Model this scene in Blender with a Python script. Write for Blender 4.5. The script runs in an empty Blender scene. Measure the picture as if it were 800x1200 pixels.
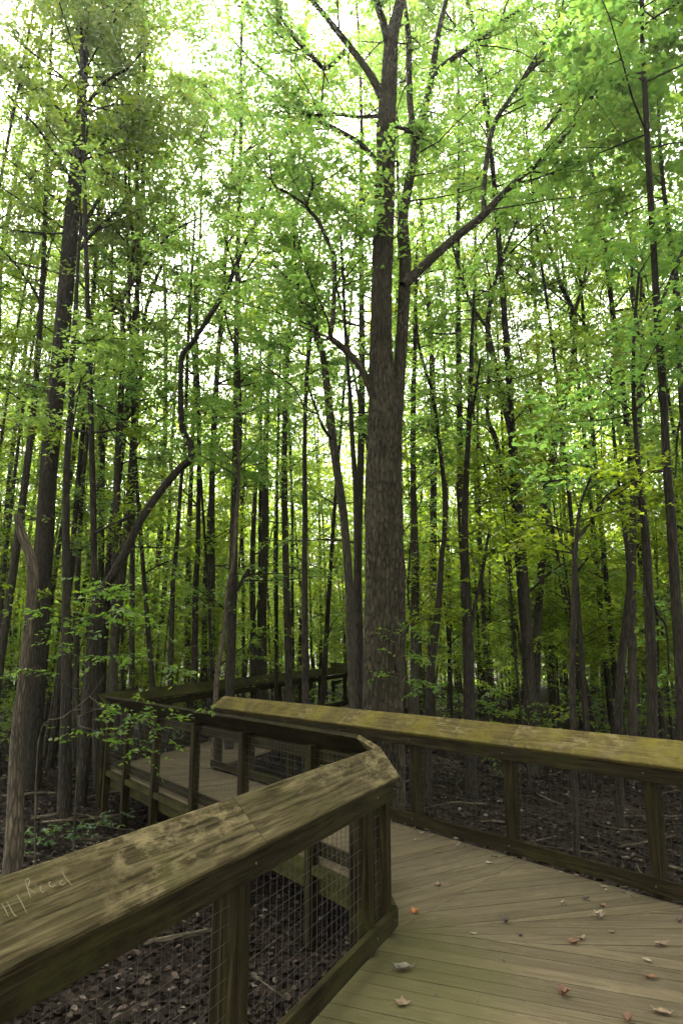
import bpy, math, random
import numpy as np
from mathutils import Vector

C = bpy.context.scene.collection
SC = bpy.context.scene

# ------------------------------------------------------------------ camera, sky, sun, exposure
EYE = 1.75
TILT = math.atan(170 / 800)
cam = bpy.data.cameras.new('camera')
cam.sensor_fit = 'VERTICAL'
cam.sensor_height = 36.0
cam.lens = 24.0
cam.clip_end = 1000
cam_o = bpy.data.objects.new('camera', cam)
cam_o.location = (0, 0, EYE)
cam_o.rotation_euler = (math.pi / 2 + TILT, 0, 0)
C.objects.link(cam_o)
SC.camera = cam_o

SUN_EL, SUN_AZ = math.radians(56), math.radians(-24)      # azimuth from +Y (ahead), negative = left
world = bpy.data.worlds.new('World')
SC.world = world
world.use_nodes = True
nt = world.node_tree
nt.nodes.clear()
sky = nt.nodes.new('ShaderNodeTexSky')
sky.sky_type = 'NISHITA'
sky.sun_disc = False
sky.sun_elevation = SUN_EL
sky.sun_rotation = SUN_AZ
sky.dust_density = 4.0
sky.air_density = 1.0
sky.ozone_density = 1.0
hs = nt.nodes.new('ShaderNodeHueSaturation')
hs.inputs['Saturation'].default_value = 0.18
bg = nt.nodes.new('ShaderNodeBackground')
bg.inputs['Strength'].default_value = 0.15
wo = nt.nodes.new('ShaderNodeOutputWorld')
nt.links.new(sky.outputs[0], hs.inputs['Color'])
wm = nt.nodes.new('ShaderNodeMix')
wm.data_type = 'RGBA'
wm.blend_type = 'MULTIPLY'
wm.inputs[0].default_value = 1.0
wm.inputs[7].default_value = (1.0, 0.98, 0.91, 1)
nt.links.new(hs.outputs[0], wm.inputs[6])
nt.links.new(wm.outputs[2], bg.inputs[0])
nt.links.new(bg.outputs[0], wo.inputs[0])

sun = bpy.data.lights.new('sun', 'SUN')
sun.energy = 3.0
sun.angle = math.radians(6)
sun.color = (1.0, 0.95, 0.84)
sun_o = bpy.data.objects.new('sun', sun)
sdir = Vector((math.sin(SUN_AZ) * math.cos(SUN_EL), math.cos(SUN_AZ) * math.cos(SUN_EL), math.sin(SUN_EL)))
sun_o.rotation_euler = (-sdir).to_track_quat('-Z', 'Y').to_euler()
sun_o.location = (-20, 40, 60)
C.objects.link(sun_o)

SC.view_settings.view_transform = 'Standard'
SC.view_settings.look = 'None'
SC.view_settings.exposure = 3.15
SC.view_settings.gamma = 1.0
SC.view_settings.use_curve_mapping = False
cy = SC.cycles
cy.max_bounces = 6
cy.diffuse_bounces = 4
cy.glossy_bounces = 2
cy.transmission_bounces = 4
cy.transparent_max_bounces = 4
cy.sample_clamp_indirect = 4.0
cy.use_denoising = True
cy.use_adaptive_sampling = True
cy.adaptive_threshold = 0.02

rnd = random.Random(5)
RG = np.random.default_rng(11)


# ------------------------------------------------------------------ helpers
def at(px, py, Y):
    """photo pixel -> world point on the vertical plane at distance Y"""
    u = (600 - py) / 800
    s = Y / (math.cos(TILT) - u * math.sin(TILT))
    return np.array(((px - 400) / 800 * s, Y, EYE + (math.sin(TILT) + u * math.cos(TILT)) * s))


def on_plane(px, py, z):
    u = (600 - py) / 800
    s = (z - EYE) / (math.sin(TILT) + u * math.cos(TILT))
    return np.array(((px - 400) / 800 * s, (math.cos(TILT) - u * math.sin(TILT)) * s, z))


def px_size(p):
    return (p[1] * math.cos(TILT) + (p[2] - EYE) * math.sin(TILT)) / 800


def gz(x, y):
    return (-0.62 + 0.10 * np.sin(x * 0.31 + 1.3) * np.cos(y * 0.23 + 0.4) + 0.05 * np.sin(x * 0.9 + y * 0.7)
            + 0.02 * np.sin(x * 2.3 - y * 1.9))


def tag(o, label=None, cat=None, group=None, kind=None):
    if label: o['label'] = label
    if cat: o['category'] = cat
    if group: o['group'] = group
    if kind: o['kind'] = kind
    return o


def empty(name, loc=(0, 0, 0), rz=0):
    o = bpy.data.objects.new(name, None)
    o.location = loc
    o.rotation_euler = (0, 0, rz)
    o.empty_display_size = 0.2
    C.objects.link(o)
    return o


def link(name, me, mat=None, parent=None):
    o = bpy.data.objects.new(name, me)
    if mat is not None and not me.materials:
        me.materials.append(mat)
    C.objects.link(o)
    if parent is not None:
        o.parent = parent
    return o


class MB:
    """collects verts / faces and an optional grain coordinate per vertex"""
    def __init__(self):
        self.v, self.f, self.g = [], [], []

    def add(self, verts, faces, grain=None):
        b = len(self.v)
        self.v += [tuple(map(float, p)) for p in verts]
        self.f += [tuple(b + i for i in f) for f in faces]
        self.g += [tuple(map(float, p)) for p in (grain if grain is not None else verts)]

    def board(self, corners, grain=None):
        """8 corners: bottom loop 0-3, top loop 4-7"""
        self.add(corners, [(3, 2, 1, 0), (4, 5, 6, 7), (0, 1, 5, 4), (1, 2, 6, 5), (2, 3, 7, 6), (3, 0, 4, 7)], grain)

    def mesh(self, name, smooth=False, bevel=0):
        me = bpy.data.meshes.new(name)
        me.from_pydata(self.v, [], self.f)
        a = me.attributes.new('grain', 'FLOAT_VECTOR', 'POINT')
        a.data.foreach_set('vector', np.array(self.g, dtype=np.float32).ravel())
        if smooth:
            me.polygons.foreach_set('use_smooth', [True] * len(me.polygons))
        me.update()
        return me

    def build(self, name, mat, parent=None, smooth=False):
        return link(name, self.mesh(name, smooth), mat, parent)


def shift(me_obj, origin):
    """put the object's origin at a world point without moving it"""
    me = me_obj.data
    n = len(me.vertices)
    co = np.empty(n * 3, dtype=np.float32)
    me.vertices.foreach_get('co', co)
    co = co.reshape(-1, 3) - np.array(origin, dtype=np.float32)
    me.vertices.foreach_set('co', co.ravel())


# ------------------------------------------------------------------ materials
def new_mat(name):
    m = bpy.data.materials.new(name)
    m.use_nodes = True
    t = m.node_tree
    t.nodes.clear()
    return m, t


def N(t, kind, **kw):
    n = t.nodes.new(kind)
    for k, v in kw.items():
        if k in n.inputs:
            n.inputs[k].default_value = v
        else:
            setattr(n, k, v)
    return n


def ramp(t, src, stops):
    r = t.nodes.new('ShaderNodeValToRGB')
    els = r.color_ramp.elements
    while len(els) < len(stops):
        els.new(0.5)
    for e, (p, c) in zip(els, stops):
        e.position = p
        e.color = (c[0], c[1], c[2], 1) if not isinstance(c, (int, float)) else (c, c, c, 1)
    t.links.new(src, r.inputs[0])
    return r.outputs[0]


def mixc(t, fac, a, b, mode='MIX'):
    m = t.nodes.new('ShaderNodeMix')
    m.data_type = 'RGBA'
    m.blend_type = mode
    for sock, v in ((0, fac), (6, a), (7, b)):
        if hasattr(v, 'is_linked') or hasattr(v, 'node'):
            t.links.new(v, m.inputs[sock])
        elif sock == 0:
            m.inputs[0].default_value = v
        else:
            m.inputs[sock].default_value = (v[0], v[1], v[2], 1)
    return m.outputs[2]


def mapped(t, vec, scale, loc=(0, 0, 0)):
    mp = t.nodes.new('ShaderNodeMapping')
    mp.inputs['Scale'].default_value = scale
    mp.inputs['Location'].default_value = loc
    t.links.new(vec, mp.inputs[0])
    return mp.outputs[0]


def noise(t, vec, scale, detail=4, rough=0.6, dist=0.0):
    n = t.nodes.new('ShaderNodeTexNoise')
    n.inputs['Scale'].default_value = scale
    n.inputs['Detail'].default_value = detail
    n.inputs['Roughness'].default_value = rough
    n.inputs['Distortion'].default_value = dist
    t.links.new(vec, n.inputs['Vector'])
    return n.outputs[0]


def finish(t, color, rough=0.8, bump=None, bstr=0.3, bdist=0.01, spec=0.3):
    p = t.nodes.new('ShaderNodeBsdfPrincipled')
    if hasattr(color, 'node'):
        t.links.new(color, p.inputs['Base Color'])
    else:
        p.inputs['Base Color'].default_value = (*color, 1)
    if hasattr(rough, 'node'):
        t.links.new(rough, p.inputs['Roughness'])
    else:
        p.inputs['Roughness'].default_value = rough
    p.inputs['Specular IOR Level'].default_value = spec
    if bump is not None:
        b = t.nodes.new('ShaderNodeBump')
        b.inputs['Strength'].default_value = bstr
        b.inputs['Distance'].default_value = bdist
        t.links.new(bump, b.inputs['Height'])
        t.links.new(b.outputs[0], p.inputs['Normal'])
    o = t.nodes.new('ShaderNodeOutputMaterial')
    t.links.new(p.outputs[0], o.inputs[0])
    return p


def wood(name, dark, mid, light, moss=None, moss_amt=0.5, wear=None, seed=0.0, grain_scale=1.0, rough=0.75, plank=False, streak=0.75):
    """weathered timber; the 'grain' attribute runs along x"""
    m, t = new_mat(name)
    at_ = N(t, 'ShaderNodeAttribute', attribute_name='grain')
    oi = t.nodes.new('ShaderNodeObjectInfo')
    ad = t.nodes.new('ShaderNodeVectorMath')
    ad.operation = 'ADD'
    sc = t.nodes.new('ShaderNodeVectorMath')
    sc.operation = 'SCALE'
    cx = t.nodes.new('ShaderNodeCombineXYZ')
    for i in range(3):
        t.links.new(oi.outputs['Random'], cx.inputs[i])
    t.links.new(cx.outputs[0], sc.inputs[0])
    sc.inputs['Scale'].default_value = 17.0
    t.links.new(at_.outputs['Vector'], ad.inputs[0])
    t.links.new(sc.outputs[0], ad.inputs[1])
    v = ad.outputs[0]
    warp = noise(t, mapped(t, v, (0.7, 3, 3), (seed, 0, 0)), 2.0, 2)
    fine = noise(t, mapped(t, v, (2.2 * grain_scale, 60 * grain_scale, 60 * grain_scale)), 1.3, 6, 0.65, 0.6)
    rings = noise(t, mapped(t, v, (0.9, 17, 17), (0, seed, 0)), 1.6, 5, 0.6, 1.6)
    col = ramp(t, rings, [(0.30, dark), (0.50, mid), (0.72, light)])
    col = mixc(t, streak, col, ramp(t, fine, [(0.34, 0.25), (0.52, 0.9), (0.68, 1.35)]), 'MULTIPLY')
    crk = noise(t, mapped(t, v, (0.9, 55, 55), (4, seed, 1)), 1.5, 3, 0.5, 0.3)
    crm = noise(t, mapped(t, v, (1.3, 5, 5), (seed, 8, 3)), 1.3, 3)
    crx = t.nodes.new('ShaderNodeMath')
    crx.operation = 'MULTIPLY'
    t.links.new(ramp(t, crk, [(0.33, 1.0), (0.37, 0.0)]), crx.inputs[0])
    t.links.new(ramp(t, crm, [(0.45, 0.0), (0.55, 0.85)]), crx.inputs[1])
    col = mixc(t, crx.outputs[0], col, (0.008, 0.006, 0.003))
    big = noise(t, mapped(t, v, (1.6, 3.5, 3.5), (3 + seed, 1, 0)), 1.4, 6, 0.65, 0.4)
    col = mixc(t, ramp(t, big, [(0.38, 0.0), (0.62, 0.75)]), col, mixc(t, 0.5, col, dark))
    if wear is not None:
        w1 = noise(t, mapped(t, v, (7, 16, 16), (9 + seed, 4, 2)), 1.2, 8, 0.72, 0.15)
        w2 = noise(t, mapped(t, v, (1.1, 2.5, 2.5), (5 + seed, 7, 0)), 1.0, 3)
        mw = t.nodes.new('ShaderNodeMath')
        mw.operation = 'MULTIPLY'
        t.links.new(ramp(t, w1, [(0.47, 0.0), (0.62, 1.0)]), mw.inputs[0])
        t.links.new(ramp(t, w2, [(0.42, 0.0), (0.6, 1.0)]), mw.inputs[1])
        col = mixc(t, mw.outputs[0], col, wear)
    if moss is not None:
        tc = t.nodes.new('ShaderNodeTexCoord')
        geo = t.nodes.new('ShaderNodeNewGeometry')
        mz = noise(t, mapped(t, geo.outputs['Position'], (1, 1, 1), (seed * 3, 2, 1)), 2.3, 6, 0.7)
        mf = noise(t, mapped(t, v, (14, 40, 40)), 2.0, 4, 0.7)
        mx = t.nodes.new('ShaderNodeMath')
        mx.operation = 'MULTIPLY'
        t.links.new(ramp(t, mz, [(0.62 - 0.35 * moss_amt, 0.0), (0.8 - 0.25 * moss_amt, 1.0)]), mx.inputs[0])
        t.links.new(ramp(t, mf, [(0.3, 0.25), (0.6, 1.0)]), mx.inputs[1])
        col = mixc(t, mx.outputs[0], col, moss)
    if plank:
        geo = t.nodes.new('ShaderNodeNewGeometry')
        col = mixc(t, 1.0, col, ramp(t, geo.outputs['Random Per Island'], [(0.0, (0.80, 0.80, 0.79)), (0.5, (1.0, 1.0, 1.0)), (1.0, (1.16, 1.14, 1.11))]), 'MULTIPLY')
        blot = noise(t, mapped(t, geo.outputs['Position'], (1, 1, 1), (2, 5, 0)), 0.8, 5, 0.6)
        col = mixc(t, ramp(t, blot, [(0.35, 0.5), (0.62, 0.0)]), col, mixc(t, 0.45, col, (0.05, 0.04, 0.02)))
        # algae growing on the boards round the inner bend and along the rail feet
        ds = t.nodes.new('ShaderNodeVectorMath')
        ds.operation = 'DISTANCE'
        t.links.new(mapped(t, geo.outputs['Position'], (1, 0.75, 0)), ds.inputs[0])
        ds.inputs[1].default_value = (0.22, 3.2, 0)
        an = noise(t, geo.outputs['Position'], 4.0, 6, 0.7)
        sm = t.nodes.new('ShaderNodeMath')
        sm.operation = 'MULTIPLY_ADD'
        t.links.new(an, sm.inputs[0])
        sm.inputs[1].default_value = -1.0
        t.links.new(ds.outputs['Value'], sm.inputs[2])
        col = mixc(t, ramp(t, sm.outputs[0], [(0.0, 0.55), (0.4, 0.0)]), col, (0.044, 0.045, 0.014))
    hb = t.nodes.new('ShaderNodeMath')
    hb.operation = 'ADD'
    t.links.new(fine, hb.inputs[0])
    t.links.new(rings, hb.inputs[1])
    finish(t, col, rough, hb.outputs[0], 0.7, 0.006, 0.03)
    return m


def leaf_mat(name, base, warm, dark, trans=0.5, rough=0.45, tint=1.0, blue=1.1):
    m, t = new_mat(name)
    geo = t.nodes.new('ShaderNodeNewGeometry')
    oi = t.nodes.new('ShaderNodeObjectInfo')
    col = ramp(t, geo.outputs['Random Per Island'], [(0.0, dark), (0.4, base), (0.85, base), (1.0, warm)])
    hs_ = t.nodes.new('ShaderNodeHueSaturation')
    mr = t.nodes.new('ShaderNodeMapRange')
    mr.inputs['To Min'].default_value = 0.475
    mr.inputs['To Max'].default_value = 0.515
    t.links.new(oi.outputs['Random'], mr.inputs[0])
    t.links.new(mr.outputs[0], hs_.inputs['Hue'])
    mr2 = t.nodes.new('ShaderNodeMapRange')
    mr2.inputs['To Min'].default_value = 0.8
    mr2.inputs['To Max'].default_value = 1.2
    cxs = t.nodes.new('ShaderNodeMath')
    cxs.operation = 'FRACT'
    mm = t.nodes.new('ShaderNodeMath')
    mm.operation = 'MULTIPLY'
    mm.inputs[1].default_value = 7.31
    t.links.new(oi.outputs['Random'], mm.inputs[0])
    t.links.new(mm.outputs[0], cxs.inputs[0])
    t.links.new(cxs.outputs[0], mr2.inputs[0])
    t.links.new(mr2.outputs[0], hs_.inputs['Value'])
    t.links.new(col, hs_.inputs['Color'])
    p = t.nodes.new('ShaderNodeBsdfPrincipled')
    p.inputs['Roughness'].default_value = rough
    p.inputs['Specular IOR Level'].default_value = 0.25
    t.links.new(hs_.outputs[0], p.inputs['Base Color'])
    tr = t.nodes.new('ShaderNodeBsdfTranslucent')
    tcol = mixc(t, 1.0, hs_.outputs[0], (2.45 * tint, 2.7 * tint, blue * tint), 'MULTIPLY')
    t.links.new(tcol, tr.inputs[0])
    mx = t.nodes.new('ShaderNodeMixShader')
    mx.inputs[0].default_value = trans
    t.links.new(p.outputs[0], mx.inputs[1])
    t.links.new(tr.outputs[0], mx.inputs[2])
    o = t.nodes.new('ShaderNodeOutputMaterial')
    t.links.new(mx.outputs[0], o.inputs[0])
    return m


def bark_mat(name, dark, light, moss=None, vscale=1.0, bstr=0.9, tall=1.0):
    m, t = new_mat(name)
    at_ = N(t, 'ShaderNodeAttribute', attribute_name='grain')     # (angle*r, length, r)
    v = at_.outputs['Vector']
    ridg = noise(t, mapped(t, v, (26 * vscale, 5 * vscale * tall, 26 * vscale)), 1.0, 5, 0.62, 0.8)
    vor = t.nodes.new('ShaderNodeTexVoronoi')
    vor.feature = 'DISTANCE_TO_EDGE'
    vor.inputs['Scale'].default_value = 1.0
    t.links.new(mapped(t, v, (22 * vscale, 5 * vscale * tall, 22 * vscale)), vor.inputs['Vector'])
    geo = t.nodes.new('ShaderNodeNewGeometry')
    big = noise(t, geo.outputs['Position'], 1.7, 4, 0.6)
    col = ramp(t, ridg, [(0.3, dark), (0.7, light)])
    col = mixc(t, 0.9, col, ramp(t, vor.outputs[0], [(0.0, 0.18), (0.10, 0.7), (0.3, 1.25)]), 'MULTIPLY')
    col = mixc(t, ramp(t, big, [(0.4, 0.0), (0.7, 0.6)]), col, mixc(t, 0.5, col, light))
    if moss is not None:
        mo = noise(t, geo.outputs['Position'], 3.5, 6, 0.7)
        col = mixc(t, ramp(t, mo, [(0.52, 0.0), (0.7, 0.7)]), col, moss)
    ad = t.nodes.new('ShaderNodeMath')
    ad.operation = 'ADD'
    t.links.new(ridg, ad.inputs[0])
    t.links.new(ramp(t, vor.outputs[0], [(0.0, 0.0), (0.3, 0.8)]), ad.inputs[1])
    finish(t, col, 0.9, ad.outputs[0], bstr, 0.02, 0.15)
    return m


M = {}
M['cap_near'] = wood('near_cap_timber', (0.013, 0.010, 0.0045), (0.048, 0.038, 0.018), (0.108, 0.087, 0.043),
                     moss=(0.036, 0.036, 0.009), moss_amt=0.32, wear=(0.115, 0.092, 0.047), seed=1.0)
M['cap_moss'] = wood('mossy_cap_timber', (0.024, 0.018, 0.0065), (0.066, 0.050, 0.020), (0.105, 0.083, 0.038),
                     moss=(0.098, 0.082, 0.014), moss_amt=0.62, wear=(0.13, 0.105, 0.05), seed=4.0)
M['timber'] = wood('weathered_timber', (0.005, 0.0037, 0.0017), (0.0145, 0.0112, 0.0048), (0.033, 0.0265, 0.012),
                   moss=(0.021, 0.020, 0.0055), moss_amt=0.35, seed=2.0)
M['deck'] = wood('deck_timber', (0.060, 0.047, 0.029), (0.081, 0.065, 0.041), (0.098, 0.080, 0.052),
                 moss=(0.0407, 0.0429, 0.0118), moss_amt=0.10, wear=(0.0999, 0.0814, 0.0518), seed=7.0, grain_scale=0.8, plank=True, streak=0.4)
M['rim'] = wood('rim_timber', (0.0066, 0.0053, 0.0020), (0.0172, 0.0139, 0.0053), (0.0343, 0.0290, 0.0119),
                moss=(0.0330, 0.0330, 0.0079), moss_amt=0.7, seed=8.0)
M['bark_oak'] = bark_mat('oak_bark', (0.005, 0.004, 0.0022), (0.056, 0.045, 0.027), (0.034, 0.037, 0.017), 0.8, 1.0, 1.7)
M['bark_dark'] = bark_mat('dark_bark', (0.008, 0.0065, 0.004), (0.034, 0.0275, 0.018))
M['bark_grey'] = bark_mat('grey_bark', (0.014, 0.0115, 0.007), (0.058, 0.049, 0.033), (0.0255, 0.0285, 0.0112))
M['bark_pale'] = bark_mat('pale_bark', (0.030, 0.023, 0.015), (0.095, 0.075, 0.050), None)
M['bark_snag'] = bark_mat('snag_bark', (0.03, 0.023, 0.014), (0.12, 0.095, 0.062), (0.06, 0.06, 0.03))
M['leaf_high'] = leaf_mat('canopy_leaf', (0.080, 0.121, 0.034), (0.125, 0.143, 0.034), (0.056, 0.100, 0.038), 0.64, blue=1.5)
M['leaf_mid'] = leaf_mat('understory_leaf', (0.092, 0.124, 0.015), (0.150, 0.150, 0.018), (0.062, 0.102, 0.017), 0.64, blue=1.0)
M['leaf_near'] = leaf_mat('near_leaf', (0.072, 0.110, 0.017), (0.12, 0.14, 0.025), (0.042, 0.078, 0.017), 0.5)
M['leaf_ground'] = leaf_mat('groundcover_leaf', (0.050, 0.088, 0.034), (0.08, 0.10, 0.03), (0.03, 0.06, 0.025), 0.35)

m, t = new_mat('wire')
finish(t, (0.032, 0.028, 0.022), 0.7, spec=0.2)
M['wire'] = m
m, t = new_mat('scratched_wood')
finish(t, (0.10, 0.083, 0.048), 0.9)
M['scratch'] = m

m, t = new_mat('nail')
finish(t, (0.022, 0.017, 0.013), 0.6, spec=0.3)
M['nail'] = m
m, t = new_mat('galvanised_bolt')
finish(t, (0.09, 0.085, 0.075), 0.5, spec=0.3).inputs['Metallic'].default_value = 0.5
M['bolt'] = m

# leaf litter: brown, grey and pale dead leaves, one tint per leaf
m, t = new_mat('dead_leaves')
geo = t.nodes.new('ShaderNodeNewGeometry')
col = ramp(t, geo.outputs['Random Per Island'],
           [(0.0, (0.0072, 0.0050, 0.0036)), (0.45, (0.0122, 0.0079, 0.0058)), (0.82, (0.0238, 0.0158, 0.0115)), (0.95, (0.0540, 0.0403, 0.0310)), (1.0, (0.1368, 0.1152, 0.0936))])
finish(t, col, 0.85, spec=0.08)
M['litter'] = m

m, t = new_mat('forest_floor')
geo = t.nodes.new('ShaderNodeNewGeometry')
vo = t.nodes.new('ShaderNodeTexVoronoi')
vo.inputs['Scale'].default_value = 13.0
t.links.new(geo.outputs['Position'], vo.inputs['Vector'])
n1 = noise(t, geo.outputs['Position'], 0.5, 6, 0.65)
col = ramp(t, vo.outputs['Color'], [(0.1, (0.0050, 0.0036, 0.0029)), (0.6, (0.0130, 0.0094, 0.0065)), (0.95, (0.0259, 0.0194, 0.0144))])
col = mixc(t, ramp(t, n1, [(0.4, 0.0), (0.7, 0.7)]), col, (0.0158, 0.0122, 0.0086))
finish(t, col, 0.9, vo.outputs['Distance'], 0.8, 0.03, 0.05)
M['floor'] = m


def plain_leaf(name, a, b):
    m, t = new_mat(name)
    geo = t.nodes.new('ShaderNodeNewGeometry')
    n1 = noise(t, geo.outputs['Position'], 45, 4, 0.6)
    finish(t, ramp(t, n1, [(0.35, a), (0.65, b)]), 0.55, n1, 0.3, 0.003, 0.35)
    return m


FL = {'orange': plain_leaf('orange_dead_leaf', (0.1650, 0.0488, 0.0060), (0.2400, 0.0900, 0.0150)),
      'brown': plain_leaf('brown_dead_leaf', (0.0450, 0.0263, 0.0150), (0.0900, 0.0525, 0.0300)),
      'dark': plain_leaf('dark_dead_leaf', (0.0165, 0.0105, 0.0067), (0.0450, 0.0263, 0.0165)),
      'red': plain_leaf('red_dead_leaf', (0.058, 0.021, 0.008), (0.10, 0.044, 0.018)),
      'pale': plain_leaf('pale_dead_leaf', (0.1275, 0.1013, 0.0638), (0.1950, 0.1575, 0.1087)),
      'tan': plain_leaf('tan_dead_leaf', (0.0825, 0.0525, 0.0270), (0.1350, 0.0900, 0.0495)),
      'grey': plain_leaf('grey_dead_leaf', (0.0450, 0.0360, 0.0255), (0.0900, 0.0750, 0.0540))}

# ------------------------------------------------------------------ ground
n = 220
xs = np.linspace(-1, 1, n)
xs = np.sign(xs) * (np.abs(xs) ** 1.8) * 160
ys = xs + 8
X, Y = np.meshgrid(xs, ys)
Z = gz(X, Y)
co = np.stack([X, Y, Z], -1).reshape(-1, 3)
idx = np.arange(n * n).reshape(n, n)
fs = np.stack([idx[:-1, :-1], idx[:-1, 1:], idx[1:, 1:], idx[1:, :-1]], -1).reshape(-1, 4)
me = bpy.data.meshes.new('forest_floor')
me.from_pydata(co.tolist(), [], fs.tolist())
me.polygons.foreach_set('use_smooth', [True] * len(me.polygons))
tag(link('ground', me, M['floor']), 'dark forest floor under brown leaf litter', kind='structure')

# ------------------------------------------------------------------ boardwalk layout (deck level z = 0)
V2 = lambda a: np.array(a, dtype=float)
unit = lambda a: a / np.linalg.norm(a)
D1 = unit(V2((0.393, 0.920)))                 # along the near railing
N1 = V2((-D1[1], D1[0]))                      # outwards (left)
A1 = V2((0.395, 4.89))                        # its far end, low cap edge
A0 = A1 - D1 * 6.6
DB = unit(V2((-0.592, 0.806)))                # along the right railing
NB = V2((DB[1], -DB[0]))                      # outwards (right, away)
B0 = V2((2.47, 5.24)) - DB * 1.6
B1 = V2((2.47, 5.24)) + DB * 7.75
N2 = -NB                                      # outwards of the inner railing's second leg
L2a = V2((0.15, 5.80)) - N2 * 0.18            # low cap edge of the second leg
L2b = V2((-3.86, 11.62)) - N2 * 0.18
d2 = unit(L2b - L2a)
N2 = V2((-d2[1], d2[0]))
FAR0, FAR1 = V2((-3.88, 11.75)), V2((0.25, 21.6))
DF = unit(FAR1 - FAR0)
NF = V2((-DF[1], DF[0]))
P3 = lambda p, z: np.array((p[0], p[1], z))


def prism(mb, a, b, off0, off1, nrm, z0, z1, za=0.0, zb=0.0):
    """straight board between a and b; off0/off1 along nrm; za/zb lift its two ends"""
    L = np.linalg.norm(b - a)
    w = abs(off1 - off0)
    c = [P3(a + nrm * off0, z0 + za), P3(b + nrm * off0, z0 + zb), P3(b + nrm * off1, z0 + zb), P3(a + nrm * off1, z0 + za),
         P3(a + nrm * off0, z1 + za), P3(b + nrm * off0, z1 + zb), P3(b + nrm * off1, z1 + zb), P3(a + nrm * off1, z1 + za)]
    g = [(0, 0, 0), (L, 0, 0), (L, w, 0), (0, w, 0), (0, 0, z1 - z0), (L, 0, z1 - z0), (L, w, z1 - z0), (0, w, z1 - z0)]
    mb.board(c, g)


def post(mb, p, d, nrm, off0, off1, half, z0, z1):
    c = []
    for z in (z0, z1):
        for s, o in ((-1, off0), (1, off0), (1, off1), (-1, off1)):
            c.append(P3(p + d * s * half + nrm * o, z))
    H = z1 - z0
    g = [(0, 0, 0), (0, .09, 0), (0, .09, .09), (0, 0, .09), (H, 0, 0), (H, .09, 0), (H, .09, .09), (H, 0, .09)]
    mb.board(c, g)


LOWZ, HIZ, CAPO, CAPT = 0.96, 1.135, 0.18, 0.040


def cap_board(la, lb, ha, hb, mat, parent, za=0.0, zb=0.0, name='cap_board', bow=0.001):
    """sloping cap plank given by its low edge la-lb and high edge ha-hb; the edges are slightly rounded"""
    mb = MB()
    L = np.linalg.norm(lb - la)
    k = max(2, int(L / 0.25))
    prof = [(0.0, 0.007), (0.03, 0.0), (0.97, 0.0), (1.0, 0.007)]       # across, drop
    rng = random.Random(int(L * 1000))
    rows = []
    up = unit(np.array((*((la - ha) * 1.0), 0.0)))
    for i in range(k + 1):
        s = i / k
        lo = P3(la + (lb - la) * s, LOWZ + za + (zb - za) * s)
        hi = P3(ha + (hb - ha) * s, HIZ + za + (zb - za) * s)
        along = unit(P3(lb - la, zb - za))
        ac = hi - lo
        nn = unit(np.cross(along, ac))
        if nn[2] < 0: nn = -nn
        e = bow * math.sin(s * 9 + L) * 0.5
        row = [lo + ac * a - nn * (d + e) for a, d in prof]
        row += [lo + ac * 1.0 - nn * (CAPT + e), lo + ac * 0.0 - nn * (CAPT + e)]
        rows.append(row)
    w = np.linalg.norm(rows[0][3] - rows[0][0])
    vs, gs, fs = [], [], []
    for i, row in enumerate(rows):
        s = i / k * L
        vs += row
        gs += [(s, a * w, 0) for a, d in prof] + [(s, w, CAPT), (s, 0, CAPT)]
    m = 6
    for i in range(k):
        for j in range(m):
            a, b = i * m + j, i * m + (j + 1) % m
            fs.append((a, b, b + m, a + m))
    fs.append(tuple(range(m))[::-1])
    fs.append(tuple(k * m + j for j in range(m)))
    mb.add(vs, fs, gs)
    o = mb.build(name, mat, parent)
    import bmesh
    bm = bmesh.new()
    bm.from_mesh(o.data)
    bmesh.ops.recalc_face_normals(bm, faces=bm.faces)
    bm.to_mesh(o.data)
    bm.free()
    return o


def wire_panel(a, b, nrm, off, z0, z1, parent, za=0, zb=0, step=0.064, r=0.0012):
    """welded wire grid between two posts"""
    mb = MB()
    L = np.linalg.norm(b - a)
    d = (b - a) / L
    def rod(p, q, s1, s2):
        vs, fs = [], []
        for c in (p, q):
            for k in range(4):
                an = k * math.pi / 2
                vs.append(c + s1 * (r * math.cos(an)) + s2 * (r * math.sin(an)))
        for k in range(4):
            fs.append((k, (k + 1) % 4, 4 + (k + 1) % 4, 4 + k))
        mb.add(vs, fs)
    n3, d3, u3 = P3(nrm, 0), P3(d, 0), np.array((0, 0, 1.0))
    nv = int(L / step)
    for i in range(1, nv):
        s = i / nv
        p = P3(a + (b - a) * s + nrm * off, za + (zb - za) * s)
        rod(p + u3 * z0, p + u3 * z1, n3, d3)
    nh = int((z1 - z0) / step)
    for j in range(nh + 1):
        z = z0 + (z1 - z0) * j / nh
        rod(P3(a + nrm * (off + 0.0033), z + za), P3(b + nrm * (off + 0.0033), z + zb), n3, u3)
    return mb.build('wire_mesh', M['wire'], parent)


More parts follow.
